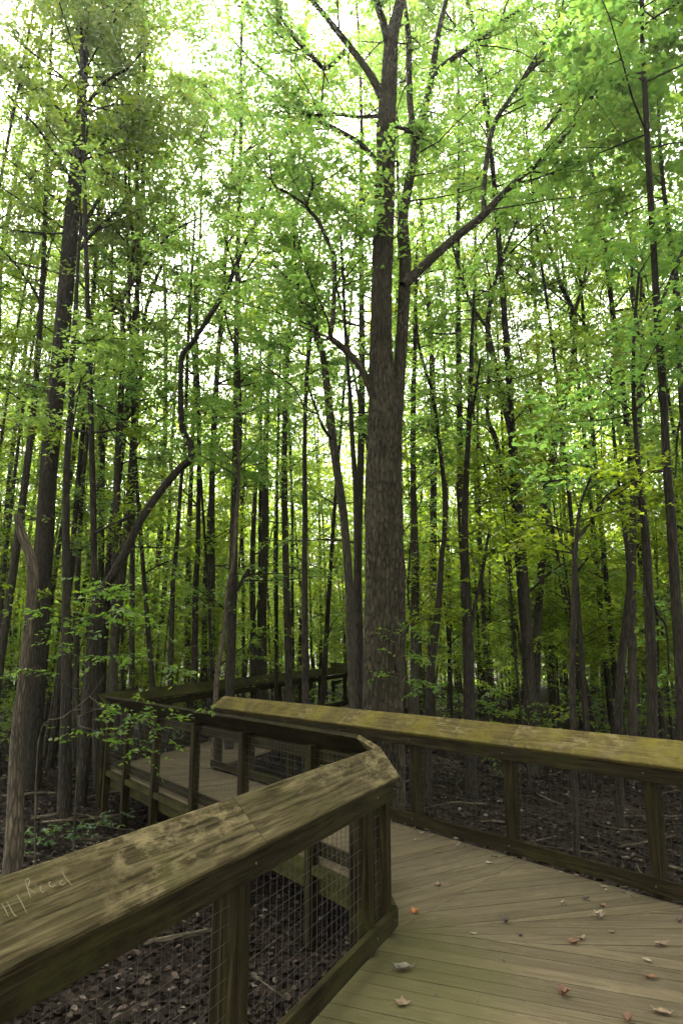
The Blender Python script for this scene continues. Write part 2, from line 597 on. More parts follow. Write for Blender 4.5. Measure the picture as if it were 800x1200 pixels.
def rail_run(parent, a, d, nrm, L, posts, lift=0.0, postz=-0.75, apron=True, mat=None, mesh=True, pd=0.092):
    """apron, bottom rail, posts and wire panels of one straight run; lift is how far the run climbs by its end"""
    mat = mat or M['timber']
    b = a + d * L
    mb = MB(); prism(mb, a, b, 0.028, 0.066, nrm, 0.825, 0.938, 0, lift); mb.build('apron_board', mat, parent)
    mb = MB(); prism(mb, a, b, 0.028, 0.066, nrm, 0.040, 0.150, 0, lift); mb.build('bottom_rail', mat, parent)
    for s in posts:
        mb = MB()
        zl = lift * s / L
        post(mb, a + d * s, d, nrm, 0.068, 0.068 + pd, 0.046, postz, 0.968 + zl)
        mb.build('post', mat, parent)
    for s in posts:
        zl = lift * s / L
        for z in (0.885, 0.095):
            bl = MB()
            n3 = P3(-nrm, 0)
            u3 = np.array((0, 0, 1.0)); e3 = P3(d, 0)
            c = P3(a + d * (s + (0.014 if z > 0.5 else -0.012)) + nrm * 0.0275, z + zl)
            vs = [c + (e3 * math.cos(k * 1.0472) + u3 * math.sin(k * 1.0472)) * 0.0062 + n3 * 0.004 for k in range(6)]
            vs += [c + (e3 * math.cos(k * 1.0472) + u3 * math.sin(k * 1.0472)) * 0.0062 - n3 * 0.002 for k in range(6)]
            bl.add(vs, [tuple(range(6))] + [(k, k + 6, (k + 1) % 6 + 6, (k + 1) % 6) for k in range(6)])
            bl.build('bolt', M['bolt'], parent)
    if mesh:
        for s0, s1 in zip(posts[:-1], posts[1:]):
            wire_panel(a + d * (s0 + 0.047), a + d * (s1 - 0.047), nrm, 0.112, 0.05, 0.93, parent, lift * s0 / L, lift * s1 / L)


# --- inner railing: near run, short corner piece and second leg, one railing
inner = empty('railing', (A0[0], A0[1], 0))
tag(inner, 'nearest railing with a name scratched in its dark worn cap, bending at a corner', 'railing')
parts = []
H1 = A1 + N1 * CAPO + D1 * 0.10               # mitred far end of the high edge
J = A1 - D1 * 1.83                            # the seam across the near cap
cap_board(A0, J - D1 * 0.002, A0 + N1 * CAPO, J + N1 * CAPO - D1 * 0.002, M['cap_near'], inner)
cap_board(J + D1 * 0.002, A1, J + N1 * CAPO + D1 * 0.002, H1, M['cap_near'], inner)
L2h = L2a + N2 * CAPO
c_low = L2a - d2 * 0.02
cap_board(A1 + D1 * 0.004, c_low, H1 + V2((-0.002, 0.005)), L2h - d2 * 0.0, M['cap_near'], inner)
L2len = np.linalg.norm(L2b - L2a)
mid = L2a + d2 * (L2len * 0.52)
cap_board(L2a + d2 * 0.01, mid, L2h + d2 * 0.006, mid + N2 * CAPO, M['timber'], inner)
cap_board(mid + d2 * 0.004, L2b, mid + N2 * CAPO + d2 * 0.004, L2b + N2 * (CAPO - 0.0) + d2 * 0.1, M['timber'], inner)
LL = 6.6
rail_run(inner, A0, D1, N1, LL, [0.5, 1.95, 3.32, 4.71, 6.22, 6.54], pd=0.13)
rail_run(inner, L2a, d2, N2, L2len, [0.10, 0.82, 2.18, 3.48, 4.81, 6.03, L2len - 0.07])
ch = unit(c_low - A1)
nch = V2((-ch[1], ch[0]))
cl = np.linalg.norm(c_low - A1)
mb = MB(); prism(mb, A1 + ch * 0.05, c_low - ch * 0.03, 0.028, 0.066, nch, 0.825, 0.938); mb.build('apron_board', M['timber'], inner)
mb = MB(); prism(mb, A1 + ch * 0.05, c_low - ch * 0.03, 0.028, 0.066, nch, 0.040, 0.150); mb.build('bottom_rail', M['timber'], inner)
wire_panel(A1 + ch * 0.12, c_low - ch * 0.08, nch, 0.112, 0.05, 0.93, inner)

# scratched name on the near cap: strokes traced on the sloping face
al3 = P3(D1, 0)
ac3 = P3(N1 * CAPO, HIZ - LOWZ)
nn3 = unit(np.cross(ac3, al3))
if nn3[2] < 0: nn3 = -nn3
def on_cap(px, py):
    u = (600 - py) / 800
    r = np.array(((px - 400) / 800, math.cos(TILT) - u * math.sin(TILT), math.sin(TILT) + u * math.cos(TILT)))
    o = np.array((0, 0, EYE))
    p0 = P3(A1, LOWZ)
    s = np.dot(p0 - o, nn3) / np.dot(r, nn3)
    return o + r * s
sx = lambda x, y: (x * 130 / 800, 1000 + y * 120 / 738)
strokes = [[(10, 362), (22, 385), (40, 415), (60, 460)], [(48, 352), (70, 390), (90, 430), (108, 452), (120, 458)],
           [(122, 300), (135, 325), (150, 350), (168, 385), (192, 435)],
           [(182, 205), (195, 250), (210, 295), (220, 325)], [(178, 205), (205, 182), (212, 200), (205, 235), (190, 255)],
           [(198, 252), (225, 272), (255, 290)],
           [(280, 250), (300, 240), (292, 252), (288, 265), (305, 285), (322, 272)],
           [(345, 215), (365, 205), (352, 222), (358, 240), (378, 245), (402, 225)],
           [(455, 195), (435, 205), (430, 225), (450, 232), (472, 215)], [(445, 130), (460, 160), (478, 190), (500, 215), (522, 238)]]
mb = MB()
for si, st in enumerate(strokes + [None]):
    if si in (3, len(strokes)):
        o = mb.build('scratched_lettering', M['scratch'], inner)
        o['label'] = 'pale handwritten letters scratched into the cap'
        mb = MB()
    if st is None: break
    pts = [on_cap(*sx(*q)) + nn3 * 0.0022 for q in st]
    w = 0.0019
    vs, fs = [], []
    for i, p in enumerate(pts):
        d = unit(pts[min(i + 1, len(pts) - 1)] - pts[max(i - 1, 0)])
        s = np.cross(nn3, d)
        ww = w * (0.45 if i in (0, len(pts) - 1) else 1.0)
        vs += [p - s * ww, p + s * ww]
    for i in range(len(pts) - 1):
        fs.append((2 * i, 2 * i + 1, 2 * i + 3, 2 * i + 2))
    mb.add(vs, fs)
for ch_ in list(inner.children):
    shift(ch_, inner.location)

# --- right railing
outer = empty('railing', (B0[0], B0[1], 0))
tag(outer, 'right hand railing with a yellow green mossy sloping cap beside the open deck', 'railing')
LB = np.linalg.norm(B1 - B0)
seams = [0.0, 1.6 + 1.62, 1.6 + 5.2, LB]
for s0, s1 in zip(seams[:-1], seams[1:]):
    a, b = B0 + DB * (s0 + 0.002), B0 + DB * (s1 - 0.002)
    hb = b + NB * CAPO + (DB * -0.12 if s1 == LB else 0)
    cap_board(a, b, a + NB * CAPO, hb, M['cap_moss'], outer)
rail_run(outer, B0, DB, NB, LB, [0.5, 1.91, 3.29, 4.58, 5.85, 7.1, 8.2, LB - 0.1])
for c_ in list(outer.children):
    shift(c_, outer.location)

# --- far railing climbing away
farr = empty('railing', (FAR0[0], FAR0[1], 0))
tag(farr, 'farthest railing, dull brown, rising away between the trunks behind the mossy one', 'railing')
LF = np.linalg.norm(FAR1 - FAR0)
LIFT = 0.33
sm = [0, 4.0, 7.6, LF]
for s0, s1 in zip(sm[:-1], sm[1:]):
    a, b = FAR0 + DF * (s0 + 0.003), FAR0 + DF * (s1 - 0.003)
    cap_board(a, b, a + NF * CAPO, b + NF * CAPO, M['rim'], farr, 0.02 + LIFT * s0 / LF, 0.02 + LIFT * s1 / LF)
rail_run(farr, FAR0, DF, NF, LF, [0.1] + [1.25 * k for k in range(1, int(LF / 1.25))] + [LF - 0.1], lift=LIFT)
for c_ in list(farr.children):
    shift(c_, farr.location)
E2 = FAR1 + DF * 1.2
farx = empty('railing', (E2[0], E2[1], 0))
tag(farx, 'short far piece of pale grey railing turning off beside the big trunk', 'railing')
fx = unit(V2((1.0, 0.35))); nfx = V2((-fx[1], fx[0]))
fa = E2 + V2((-1.05, 0.6))
cap_board(fa, fa + fx * 1.6, fa + nfx * CAPO, fa + fx * 1.6 + nfx * CAPO, M['cap_near'], farx, LIFT + 0.1, LIFT + 0.1)
rail_run(farx, fa, fx, nfx, 1.6, [0.1, 1.5], lift=LIFT, mesh=False)
for c_ in list(farx.children):
    shift(c_, farx.location)


# --- deck: planks clipped to each stretch of the walk
def clip(poly, p, nrm):
    """keep the side where (q-p).nrm >= 0"""
    out = []
    for i in range(len(poly)):
        a, b = poly[i], poly[(i + 1) % len(poly)]
        da, db = np.dot(a - p, nrm), np.dot(b - p, nrm)
        if da >= 0: out.append(a)
        if (da >= 0) != (db >= 0):
            out.append(a + (b - a) * (da / (da - db)))
    return out


def clip_convex(poly, region):
    for i in range(len(region)):
        a, b = region[i], region[(i + 1) % len(region)]
        e = b - a
        poly = clip(poly, a, V2((-e[1], e[0])))
        if len(poly) < 3: return []
    return poly


def ccw(poly):
    s = sum(poly[i][0] * poly[(i + 1) % len(poly)][1] - poly[(i + 1) % len(poly)][0] * poly[i][1] for i in range(len(poly)))
    return poly if s > 0 else poly[::-1]


def deck_planks(mb, region, angle, rng, zf=None, w=0.140, gap=0.0062):
    region = ccw([V2(p) for p in region])
    d = V2((math.cos(angle), math.sin(angle)))
    nrm = V2((-d[1], d[0]))
    ks = [np.dot(p, nrm) for p in region]
    k = math.floor(min(ks) / w) * w
    while k < max(ks):
        c = nrm * (k + w / 2)
        wob = rng.uniform(-0.0015, 0.0015)
        strip = ccw([c - d * 60 - nrm * (w - gap) / 2, c + d * 60 - nrm * (w - gap) / 2, c + d * 60 + nrm * (w - gap) / 2, c - d * 60 + nrm * (w - gap) / 2])
        poly = clip_convex(strip, region)
        if len(poly) >= 3:
            off = rng.uniform(0, 50)
            m = len(poly)
            zt = [(0 if zf is None else zf(p)) + wob for p in poly]
            vs = [P3(p, z) for p, z in zip(poly, zt)] + [P3(p, z - 0.036) for p, z in zip(poly, zt)]
            g = [(np.dot(p, d) + off, np.dot(p, nrm) + off * 3.7, 0) for p in poly] * 2
            fs = [tuple(range(m)), tuple(range(2 * m - 1, m - 1, -1))]
            for i in range(m):
                j = (i + 1) % m
                fs.append((i, m + i, m + j, j))
            mb.add(vs, fs, g)
        k += w


rng = random.Random(3)
E = 0.064
PV = A1 + N1 * E + D1 * 0.02                               # pivot of the bend
SB = lambda s: B0 + DB * s + NB * E
def hitB(ang):
    d = V2((math.cos(ang), math.sin(ang)))
    b = B0 + NB * E
    A = np.array([[d[0], -DB[0]], [d[1], -DB[1]]])
    return PV + d * np.linalg.solve(A, b - PV)[0]
R = math.radians
Q1, Q2, Q3 = hitB(R(-13)), hitB(R(10)), hitB(R(52))
deck = MB()
side = SB(-1.2)
deck_planks(deck, [A0 + N1 * E, A0 + N1 * E - N1 * 4.6, side, Q1, PV], math.atan2(-D1[0], D1[1]), rng)
gg = 0.004
deck_planks(deck, [PV + V2((gg, gg)), Q1 + V2((0, gg)), Q2 - V2((0, gg))], R(-2), rng)
deck_planks(deck, [PV + V2((gg, gg * 2)), Q2 + V2((0, gg)), Q3 - V2((0, gg))], R(16), rng)
ang2 = math.atan2(-DB[0], DB[1])
L2e = L2a + N2 * E
P2b = L2b + N2 * E
deck_planks(deck, [PV + V2((gg, gg * 3)), Q3 + V2((0, gg)), L2e], ang2, rng)
deck_planks(deck, [L2e + V2((0, gg)), Q3 + V2((0, gg * 2)), SB(LB), P2b], ang2, rng)
# landing beyond the second bend, climbing beside the far railing
zramp = lambda p: max(0.0, np.dot(p - FAR0, DF)) / LF * LIFT
F0, F1 = FAR0 + NF * E, FAR1 + NF * E
deck_planks(deck, [P2b + DF * 0.02, SB(LB) + DF * 0.02, F1 - NF * 1.9, F1], math.atan2(-DF[0], DF[1]), rng, zramp)
dk = deck.build('boardwalk', M['deck'])
tag(dk, 'weathered plank boardwalk bending left through the trees', kind='structure')


def edge(a, b, nrm, za=0.0, zb=0.0):
    mb = MB()
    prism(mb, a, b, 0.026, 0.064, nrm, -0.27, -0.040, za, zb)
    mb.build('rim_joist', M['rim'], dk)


def ledges(a, d, nrm, posts):
    mb = MB()
    for s0, s1 in zip(posts[:-1], posts[1:]):
        prism(mb, a + d * (s0 + 0.05), a + d * (s1 - 0.05), 0.068, 0.145, nrm, -0.10, -0.028)
    mb.build('ledge_board', M['rim'], dk)


def nail_heads(mb, p, nrm3, r=0.006, hgt=0.003):
    a = unit(np.cross(nrm3, (0.3, 0.5, 0.81)))
    b = np.cross(nrm3, a)
    vs = [p + (a * math.cos(k * 1.0472) + b * math.sin(k * 1.0472)) * r + nrm3 * hgt for k in range(6)]
    vs += [p + (a * math.cos(k * 1.0472) + b * math.sin(k * 1.0472)) * r - nrm3 * 0.002 for k in range(6)]
    mb.add(vs, [tuple(range(6))] + [(k, k + 6, (k + 1) % 6 + 6, (k + 1) % 6) for k in range(6)])


nails = MB()
nd = -N1
for row in range(4):
    for k in range(64):
        for q in (0.035, 0.105):
            p = A0 + D1 * (0.9 + 0.14 * k + q) + nd * (0.03 + 0.61 * row + rng.uniform(-.008, .008))
            pz = P3(p, 0.0)
            if p[1] > 2.2 and np.dot(p - (PV), V2((-math.sin(R(-13)), math.cos(R(-13))))) < -0.03 and np.dot(p - B0, NB) < 0.0:
                nail_heads(nails, pz, np.array((0, 0, 1.0)), 0.0056, 0.0008)
nails.build('nails', M['nail'], dk)

edge(A0, A1, N1)
edge(L2a, L2b, N2)
edge(B0, B1, NB)
edge(FAR0, FAR1, NF, 0, LIFT)
ledges(L2a, d2, N2, [0.10, 0.82, 2.18, 3.48, 4.81, 6.03, L2len - 0.07])
ledges(A0, D1, N1, [0.5, 1.95, 3.32, 4.71, 6.22, 6.54])

walk_polys = [[A0 + N1 * .2, A0 - N1 * 5.0, SB(-1.2) + NB * .2, SB(1.6) + NB * .2, PV],
              [PV, SB(1.6) + NB * .2, SB(LB) + NB * .2, P2b + N2 * .15, L2e + N2 * .15],
              [P2b + N2 * .15, SB(LB), F1 - NF * 2.0, F1 + NF * .2]]
walk_polys = [ccw([V2(p) for p in q]) for q in walk_polys]


def on_walk(x, y, pad=0.0):
    p = V2((x, y))
    for q in walk_polys:
        ok = True
        for i in range(len(q)):
            a, b = q[i], q[(i + 1) % len(q)]
            e = unit(b - a)
            if np.dot(p - a, V2((-e[1], e[0]))) < -pad:
                ok = False
                break
        if ok: return True
    return False


# ------------------------------------------------------------------ trees: tubes and leaves
def tube(mb, pts, rad, sides=8, rough=0.0, rng=None, cap=True, ridge=0.0):
    """tapered tube through pts with radii rad; grain = (round, along, round)"""
    pts = [np.asarray(p, float) for p in pts]
    n = len(pts)
    vs, gs, fs = [], [], []
    L = 0.0
    ref = np.array((0.0, 1.0, 0.0))
    ph = rng.uniform(0, 6.28) if rng else 0
    goff = rng.uniform(0, 40) if rng else 0
    for i in range(n):
        d = pts[min(i + 1, n - 1)] - pts[max(i - 1, 0)]
        d = d / (np.linalg.norm(d) + 1e-9)
        s1 = np.cross(d, ref)
        if np.linalg.norm(s1) < 0.2:
            s1 = np.cross(d, np.array((1.0, 0, 0)))
        s1 = unit(s1)
        s2 = np.cross(s1, d)
        if i: L += np.linalg.norm(pts[i] - pts[i - 1])
        for k in range(sides):
            a = 2 * math.pi * k / sides
            r = rad[i]
            if rough:
                r *= 1 + rough * (math.sin(3 * a + ph + L * 1.3) * 0.5 + math.sin(5 * a - ph * 2 + L * 3.1) * 0.35 + math.sin(2 * a + L * 0.7) * 0.5)
            if ridge:
                w_ = 13 * a + 1.7 * math.sin(L * 2.1 + ph) + 1.1 * math.sin(L * 5.3 + 2 * a)
                r *= 1 + ridge * (abs(math.sin(w_)) - 0.5) * (0.6 + 0.4 * math.sin(L * 9 + 4 * a)) + ridge * 0.5 * math.sin(23 * a + 3 * math.sin(L * 3.3))
            vs.append(pts[i] + (s1 * math.cos(a) + s2 * math.sin(a)) * r)
            gs.append((goff + math.cos(a) * rad[0], L + goff, math.sin(a) * rad[0]))
    for i in range(n - 1):
        for k in range(sides):
            a, b = i * sides + k, i * sides + (k + 1) % sides
            fs.append((a, b, b + sides, a + sides))
    if cap:
        fs.append(tuple((n - 1) * sides + k for k in range(sides)))
        fs.append(tuple(sides - 1 - k for k in range(sides)))
    mb.add(vs, fs, gs)


def smooth_path(pts, ws, sub=4):
    """Catmull-Rom through pts"""
    pts = [np.asarray(p, float) for p in pts]
    out, ow = [], []
    n = len(pts)
    for i in range(n - 1):
        p0, p1, p2, p3 = pts[max(i - 1, 0)], pts[i], pts[i + 1], pts[min(i + 2, n - 1)]
        for k in range(sub):
            t = k / sub
            out.append(0.5 * ((2 * p1) + (-p0 + p2) * t + (2 * p0 - 5 * p1 + 4 * p2 - p3) * t * t + (-p0 + 3 * p1 - 3 * p2 + p3) * t ** 3))
            ow.append(ws[i] * (1 - t) + ws[i + 1] * t)
    out.append(pts[-1])
    ow.append(ws[-1])
    return out, ow


class Leaves:
    def __init__(self):
        self.c, self.d, self.n, self.s = [], [], [], []

    def twigs(self, poly, rng, nt, tl, lp, size, t0=0.25, flat=0.25):
        """nt twigs along a branch polyline, each carrying lp leaves"""
        if nt < 1: return
        P = np.asarray(poly, float)
        k = len(P) - 1
        t = rng.uniform(t0, 1.0, nt) * k
        i = np.minimum(t.astype(int), k - 1)
        f = (t - i)[:, None]
        pos = P[i] * (1 - f) + P[i + 1] * f
        tan = P[i + 1] - P[i]
        tan /= np.linalg.norm(tan, axis=1, keepdims=True) + 1e-9
        side = np.cross(tan, (0, 0, 1.0))
        side /= np.linalg.norm(side, axis=1, keepdims=True) + 1e-6
        sg = rng.choice([-1.0, 1.0], nt)[:, None]
        d = tan * rng.uniform(0.2, 0.9, (nt, 1)) + side * sg * rng.uniform(0.4, 1.0, (nt, 1))
        d[:, 2] = d[:, 2] * 0.5 + rng.normal(0.05, flat, nt)
        d += rng.normal(0, 0.15, d.shape)
        d /= np.linalg.norm(d, axis=1, keepdims=True)
        ln = tl * rng.uniform(0.5, 1.3, (nt, 1))
        s = np.linspace(0.15, 1.0, lp)[None, :] + rng.uniform(-0.05, 0.05, (nt, lp))
        c = pos[:, None, :] + d[:, None, :] * (s * ln)[:, :, None]
        c[:, :, 2] -= 0.22 * s * s * ln
        sd2 = np.cross(d, (0, 0, 1.0))
        sd2 /= np.linalg.norm(sd2, axis=1, keepdims=True) + 1e-6
        alt = np.where(np.arange(lp) % 2 == 0, 1.0, -1.0)[None, :, None]
        ld = d[:, None, :] * 0.6 + sd2[:, None, :] * alt * 0.8 + rng.normal(0, 0.28, (nt, lp, 3))
        ld[:, :, 2] -= 0.18
        ld /= np.linalg.norm(ld, axis=2, keepdims=True)
        nn = np.zeros((nt, lp, 3))
        nn[:, :, 2] = 1
        nn += rng.normal(0, 0.38, nn.shape)
        self.c.append(c.reshape(-1, 3))
        self.d.append(ld.reshape(-1, 3))
        self.n.append(nn.reshape(-1, 3))
        self.s.append((size * rng.uniform(0.6, 1.25, (nt, lp))).ravel())

    def count(self):
        return sum(len(s) for s in self.s)

    def mesh(self, name, shape='rhomb', width=0.30):
        c, d, nn, s = (np.concatenate(a) for a in (self.c, self.d, self.n, self.s))
        return leaf_mesh(name, c, d, nn, s, shape, width)


def leaf_mesh(name, c, d, nn, s, shape='rhomb', width=0.30):
    w = np.cross(nn, d)
    w /= np.linalg.norm(w, axis=1, keepdims=True) + 1e-9
    u = np.cross(d, w)
    S = s[:, None]
    if shape == 'rhomb':
        v = np.stack([c, c + d * S * 0.42 + w * S * width + u * S * 0.07, c + d * S - u * S * 0.06,
                      c + d * S * 0.42 - w * S * width + u * S * 0.07], 1)
        q = np.array([[0, 3, 2, 1]])
    else:
        v = np.stack([c, c + d * S * 0.22 + w * S * width * 0.85 + u * S * 0.06, c + d * S * 0.62 + w * S * width * 0.8 + u * S * 0.05,
                      c + d * S - u * S * 0.1, c + d * S * 0.62 - w * S * width * 0.8 + u * S * 0.05,
                      c + d * S * 0.22 - w * S * width * 0.85 + u * S * 0.06], 1)
        q = np.array([[0, 3, 2, 1], [0, 5, 4, 3]])
    n, k = v.shape[0], v.shape[1]
    f = (np.arange(n)[:, None, None] * k + q[None]).reshape(-1, 4)
    me = bpy.data.meshes.new(name)
    me.vertices.add(n * k)
    me.vertices.foreach_set('co', v.reshape(-1).astype(np.float32))
    nf = len(f)
    me.loops.add(nf * 4)
    me.polygons.add(nf)
    me.loops.foreach_set('vertex_index', f.ravel().astype(np.int32))
    me.polygons.foreach_set('loop_start', np.arange(0, nf * 4, 4, dtype=np.int32))
    me.update(calc_edges=True)
    me.validate()
    return me


def branch_path(rng, p, az, el, L, n=5, curve=0.25, wig=0.08):
    pts = [np.asarray(p, float)]
    a, e = az, el
    for i in range(n):
        a += rng.normal(0, wig * 2)
        e += rng.normal(curve * 0.2, wig)
        st = L / n
        pts.append(pts[-1] + np.array((math.cos(a) * math.cos(e), math.sin(a) * math.cos(e), math.sin(e))) * st)
    return pts


def make_tree(rng, H, r0, zb, spread, nb, leaves, lsize, bark, leafm, lean=0.3, low=0, tl=0.45, lp=9, name='tree'):
    """one forest tree standing at the origin: returns (trunk mesh, crown mesh)"""
    mb = MB()
    k = 9
    a0 = rng.uniform(0, 6.28)
    pts, rad = [], []
    off = np.zeros(2)
    vel = np.array((math.cos(a0), math.sin(a0))) * lean / k
    for i in range(k + 1):
        s = i / k
        pts.append(np.array((off[0], off[1], -0.15 + s * (H + 0.15))))
        rad.append(r0 * (1 - 0.85 * s ** 1.1) * (1.35 if i == 0 else 1))
        vel = vel + rng.normal(0, 0.035 * H / 14, 2)
        off = off + vel
    pp, rr = smooth_path(pts, rad, 3)
    tube(mb, pp, rr, 7, 0.06, rng)
    lv = Leaves()
    per = leaves // max(1, nb + low)
    P = np.array(pp)
    for b in range(nb + low):
        s = (zb + (H - zb) * ((b + rng.uniform(0, 1)) / nb) ** 0.9) / H if b < nb else rng.uniform(0.12, zb / H)
        s = min(s, 0.98)
        i = int(s * (len(P) - 1))
        fs = (s * H - zb) / (H - zb + 1e-6)
        L = spread * (1.05 - 0.55 * max(0, fs)) * rng.uniform(0.6, 1.2) * (0.55 if b >= nb else 1)
        bp = branch_path(rng, P[i], rng.uniform(0, 6.28), rng.uniform(0.15, 0.75) + 0.4 * max(0, fs), L, 5, -0.15)
        r1 = min(rr[i] * 0.5, 0.012 + L * 0.008)
        tube(mb, bp, [r1 * (1 - 0.8 * q / 5) for q in range(6)], 4, 0, rng, False)
        nsub = 3
        for q in range(nsub):
            j = rng.integers(1, 5)
            sp = branch_path(rng, bp[j], math.atan2(*(bp[j + 1] - bp[j])[[1, 0]]) + rng.choice([-1, 1]) * rng.uniform(0.5, 1.0), rng.uniform(-0.05, 0.4), L * rng.uniform(0.3, 0.55), 3)
            tube(mb, sp, [r1 * .45, r1 * .3, r1 * .2, r1 * .1], 3, 0, rng, False)
            lv.twigs(sp, rng, int(per / lp * 0.2), tl, lp, lsize, 0.1)
        lv.twigs(bp, rng, int(per / lp * 0.4), tl, lp, lsize, 0.35)
    # the leader
    lv.twigs(P[-6:], rng, max(3, int(leaves / lp * 0.05)), tl, lp, lsize, 0.0)
    tm = mb.mesh(name + '_trunk', True)
    tm.materials.append(bark)
    cm = lv.mesh(name + '_crown')
    cm.materials.append(leafm)
    return tm, cm


# ---- traced trees -------------------------------------------------------------------------------------------
taken = []          # (x, y) of placed trees


def traced(label, Y, trunk, limbs=(), bark='bark_grey', crown=None, ext=0.0, name='tree', lean=0.0, sides=9, rough=0.07, leafm='leaf_high', seed=0, foot=True, ridge=0.0, slim=0.9):
    """trunk / limbs: lists of (photo x, photo y, width in photo px); crown: dict of foliage settings"""
    rng = np.random.default_rng(100 + seed)
    base_z = None
    P0 = [at(x, y, Y) for x, y, w in trunk]
    W = [w * 0.5 * px_size(p) for p, (x, y, w) in zip(P0, trunk)]
    gb = gz(P0[0][0], Y)
    P0[0] = np.array((P0[0][0], P0[0][1], gb - 0.12))
    for i in range(len(P0)):
        P0[i][1] += lean * (P0[i][2] - gb)
    if foot:
        W = [W[0] * 1.25] + W
        P0 = [P0[0]] + [P0[0] * 0.86 + P0[1] * 0.14] + P0[1:]
    if ext > 0:
        d = unit(P0[-1] - P0[-2]) * 0.5 + np.array((0, 0, 0.5))
        P0 = P0 + [P0[-1] + d * ext * 0.5, P0[-1] + d * ext]
        W = W + [W[-1] * 0.65, W[-1] * 0.25]
    root = empty(name, (P0[0][0], P0[0][1], gb))
    tag(root, label, 'sapling' if name == 'sapling' else 'tree')
    taken.append((P0[0][0], P0[0][1]))
    org = np.array((P0[0][0], P0[0][1], gb))
    pp, rr = smooth_path(P0, W, 14 if ridge else 5)
    mb = MB()
    tube(mb, pp, rr, sides, rough, rng, True, ridge)
    polys = [(pp, rr)]
    lv = Leaves()
    for lim in limbs:
        yl = lim.get('Y', Y)
        pts = [at(x, y, Y) for x, y, w in lim['p']]
        n = len(pts)
        tot = lim.get('dy', rng.uniform(-1.6, 1.6))
        beg = 0.0
        if 'on' in lim:
            par = limbs[lim['on']]
            j = min(range(len(par['p'])), key=lambda q: (par['p'][q][0] - lim['p'][0][0]) ** 2 + (par['p'][q][1] - lim['p'][0][1]) ** 2)
            beg = par.get('_beg', 0.0) + (par.get('dy', 0) - par.get('_beg', 0.0)) * j / (len(par['p']) - 1)
        lim['_beg'] = beg
        for i, p in enumerate(pts):
            s = i / (n - 1)
            sc = 1 + (beg + (tot - beg) * s) / Y                    # swing the limb towards / away, keeping its length believable
            q = np.array((p[0], Y, p[2] - EYE))
            pts[i] = np.array((q[0] * sc, Y * sc + lean * (p[2] - gb), EYE + q[2] * sc))
        ws = [w * 0.5 * slim * px_size(p) for p, (x, y, w) in zip(pts, lim['p'])]
        lp_, lr_ = smooth_path(pts, ws, 4)
        tube(mb, lp_, lr_, 7, 0.05, rng, False)
        if crown:
            nt = int(crown.get('limb', 60))
            lv.twigs(lp_, rng, nt // 2, crown.get('tl', .5), 9, crown.get('size', .11), 0.45)
            for q in range(crown.get('sub', 4)):
                i = int(rng.uniform(0.35, 0.98) * (len(lp_) - 2))
                dd = lp_[i + 1] - lp_[i]
                sp = branch_path(rng, lp_[i], math.atan2(dd[1], dd[0]) + rng.normal(0, 0.9), rng.uniform(0.0, 0.6), rng.uniform(0.8, 1.9), 4)
                r1 = min(lr_[i] * 0.5, 0.02)
                tube(mb, sp, [r1, r1 * .7, r1 * .5, r1 * .35, r1 * .2], 4, 0, rng, False)
                lv.twigs(sp, rng, nt // 4, crown.get('tl', .5), 9, crown.get('size', .11), 0.15)
    if crown and crown.get('nb', 0):
        zb, zt = crown.get('zb', 6), pp[-1][2]
        cand = [i for i, p in enumerate(pp) if p[2] > zb]
        for b in range(crown['nb']):
            if not cand: break
            i = cand[int(rng.uniform(0, 0.999) * len(cand))]
            L = crown.get('spread', 2.2) * rng.uniform(0.5, 1.15)
            bp = branch_path(rng, pp[i], rng.uniform(0, 6.28), rng.uniform(0.1, 0.8), L, 5, -0.1)
            r1 = min(rr[i] * 0.45, 0.010 + 0.007 * L)
            tube(mb, bp, [r1 * (1 - 0.85 * q / 5) for q in range(6)], 4, 0, rng, False)
            lv.twigs(bp, rng, crown.get('per', 40), crown.get('tl', .5), 9, crown.get('size', .11), 0.25)
            for q in range(2):
                j = int(rng.integers(1, 5))
                sp = branch_path(rng, bp[j], rng.uniform(0, 6.28), rng.uniform(-0.1, 0.4), L * 0.45, 3)
                tube(mb, sp, [r1 * .45, r1 * .3, r1 * .2, r1 * .1], 3, 0, rng, False)
                lv.twigs(sp, rng, crown.get('per', 40) // 3, crown.get('tl', .5), 9, crown.get('size', .11), 0.1)
    o = mb.build('trunk', M[bark], root, True)
    shift(o, org)
    if lv.c:
        me = lv.mesh('crown')
        c = link('crown', me, M[leafm], root)
        shift(c, org)
    return root


CR = dict(nb=9, zb=7, spread=2.0, per=24, size=.10, limb=22, sub=4)
CS = dict(nb=8, zb=5, spread=1.6, per=22, size=.095, limb=18, sub=3)

